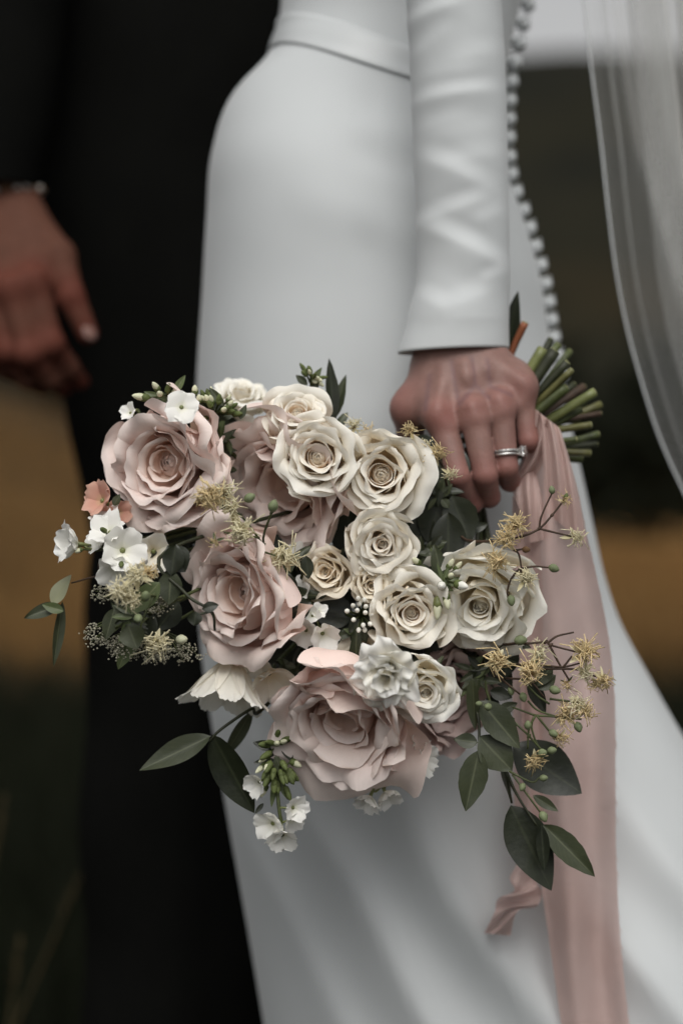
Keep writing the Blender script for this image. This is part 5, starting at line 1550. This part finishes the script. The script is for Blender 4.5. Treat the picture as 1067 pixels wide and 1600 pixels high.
# --- the silk ribbon
rib = thing("ribbon", "wide frayed blush pink silk ribbon trailing down from the hand", "ribbon", P(840, 690, 0.07))
def strip(name, ylist, left, right, dep, mat, nx=25, ny=90, wavef=None, parent=rib, curl=0.0):
    yv = np.linspace(0, 1, ny)
    Lx = interp(yv, np.linspace(0, 1, len(left)), [q[0] for q in left]); Ly = interp(yv, np.linspace(0, 1, len(left)), [q[1] for q in left])
    Rx = interp(yv, np.linspace(0, 1, len(right)), [q[0] for q in right]); Ry = interp(yv, np.linspace(0, 1, len(right)), [q[1] for q in right])
    dd = interp(yv, np.linspace(0, 1, len(dep)), dep)
    V = np.zeros((nx, ny, 3))
    for i in range(nx):
        s_ = i / (nx - 1)
        x = Lx * (1 - s_) + Rx * s_; y = Ly * (1 - s_) + Ry * s_
        d = dd + (wavef(s_, yv) if wavef else 0)
        k = S * (D + d) / D
        V[i, :, 0] = (x - 533.5) * k; V[i, :, 1] = d; V[i, :, 2] = ZC - (y - 800) * k
    return mk(name, V.reshape(-1, 3), grid_faces(nx, ny), mat, parent)
rg = np.random.default_rng(8)
def w1(s_, yv):
    return 0.007 * np.sin(s_ * 9 + yv * 2.2) * sstep(0, .15, yv) + 0.0012 * np.sin(s_ * 21 + yv * 5 + 1) * sstep(.35, 0, yv) + 0.0035 * np.sin(s_ * 4 + yv * 13) + 0.0012 * np.sin(yv * 34 + s_ * 9)
lft = [(822, 668), (812, 760), (806, 860), (808, 960), (812, 1060), (818, 1160), (830, 1270), (846, 1390), (862, 1500), (882, 1640), (905, 1800)]
rgt = [(868, 662), (897, 745), (917, 838), (938, 930), (953, 1015), (960, 1110), (961, 1220), (962, 1330), (968, 1460), (984, 1620), (1004, 1790)]
strip("tail", None, lft, rgt, [.066, .066, .070, .074, .078, .082, .086, .09, .092, .094, .096], "silk", 33, 120, w1)
# frayed edge threads along the right selvedge
gs = []
for i in range(70):
    f = rg.uniform(.08, .98)
    x = np.interp(f, np.linspace(0, 1, len(rgt)), [q[0] for q in rgt]); y = np.interp(f, np.linspace(0, 1, len(rgt)), [q[1] for q in rgt])
    d_ = .068 + .028 * f
    p0 = P(x - 1, y, d_); p1 = P(x + rg.uniform(0, 3.5), y + rg.uniform(4, 18), d_ - .002)
    gs.append(tube_geo([p0, p0.lerp(p1, .5) + Vector((.0006, 0, 0)), p1], .00018, .0001, 3, 2))
mk("frayed_threads", *join(gs), "silk", rib, kind="stuff")
# the loop that comes over from the fist
def w2(s_, yv):
    return -0.010 * math.sin(s_ * math.pi) * (1 - .5 * yv) + 0.003 * np.sin(s_ * 16 + yv * 5)
strip("loop", None, [(806, 742), (822, 690), (834, 642), (842, 655), (848, 720), (852, 800)], [(800, 770), (842, 735), (868, 668), (884, 700), (902, 770), (916, 850)], [.082, .068, .060, .056, .056, .062], "silk", 21, 50, w2)
def w3(s_, yv):
    return -0.006 * math.sin(s_ * math.pi) + 0.002 * np.sin(s_ * 12 + yv * 9)
strip("loop", None, [(790, 752), (800, 768), (812, 800), (820, 850)], [(832, 700), (836, 730), (846, 780), (862, 840)], [.088, .070, .064, .068], "silk", 15, 36, w3)
# short second tail that curls at its end
def w4(s_, yv):
    return 0.005 * np.sin(s_ * 5 + yv * 6) + 0.009 * np.sin(s_ * 7 + yv * 46) * sstep(.55, .8, yv) + 0.004 * np.sin(s_ * 13 + yv * 70) * sstep(.6, .8, yv)
strip("tail", None, [(800, 775), (800, 900), (800, 1040), (802, 1180), (804, 1300), (808, 1345), (796, 1372), (803, 1392), (778, 1404), (772, 1426), (756, 1458)],
      [(838, 775), (846, 900), (848, 1040), (848, 1180), (848, 1300), (850, 1345), (838, 1376), (846, 1394), (838, 1416), (808, 1424), (797, 1462)], [.076, .082, .088, .094, .098, .096, .090, .088], "silk", 15, 90, w4)
bpy.context.view_layer.update()
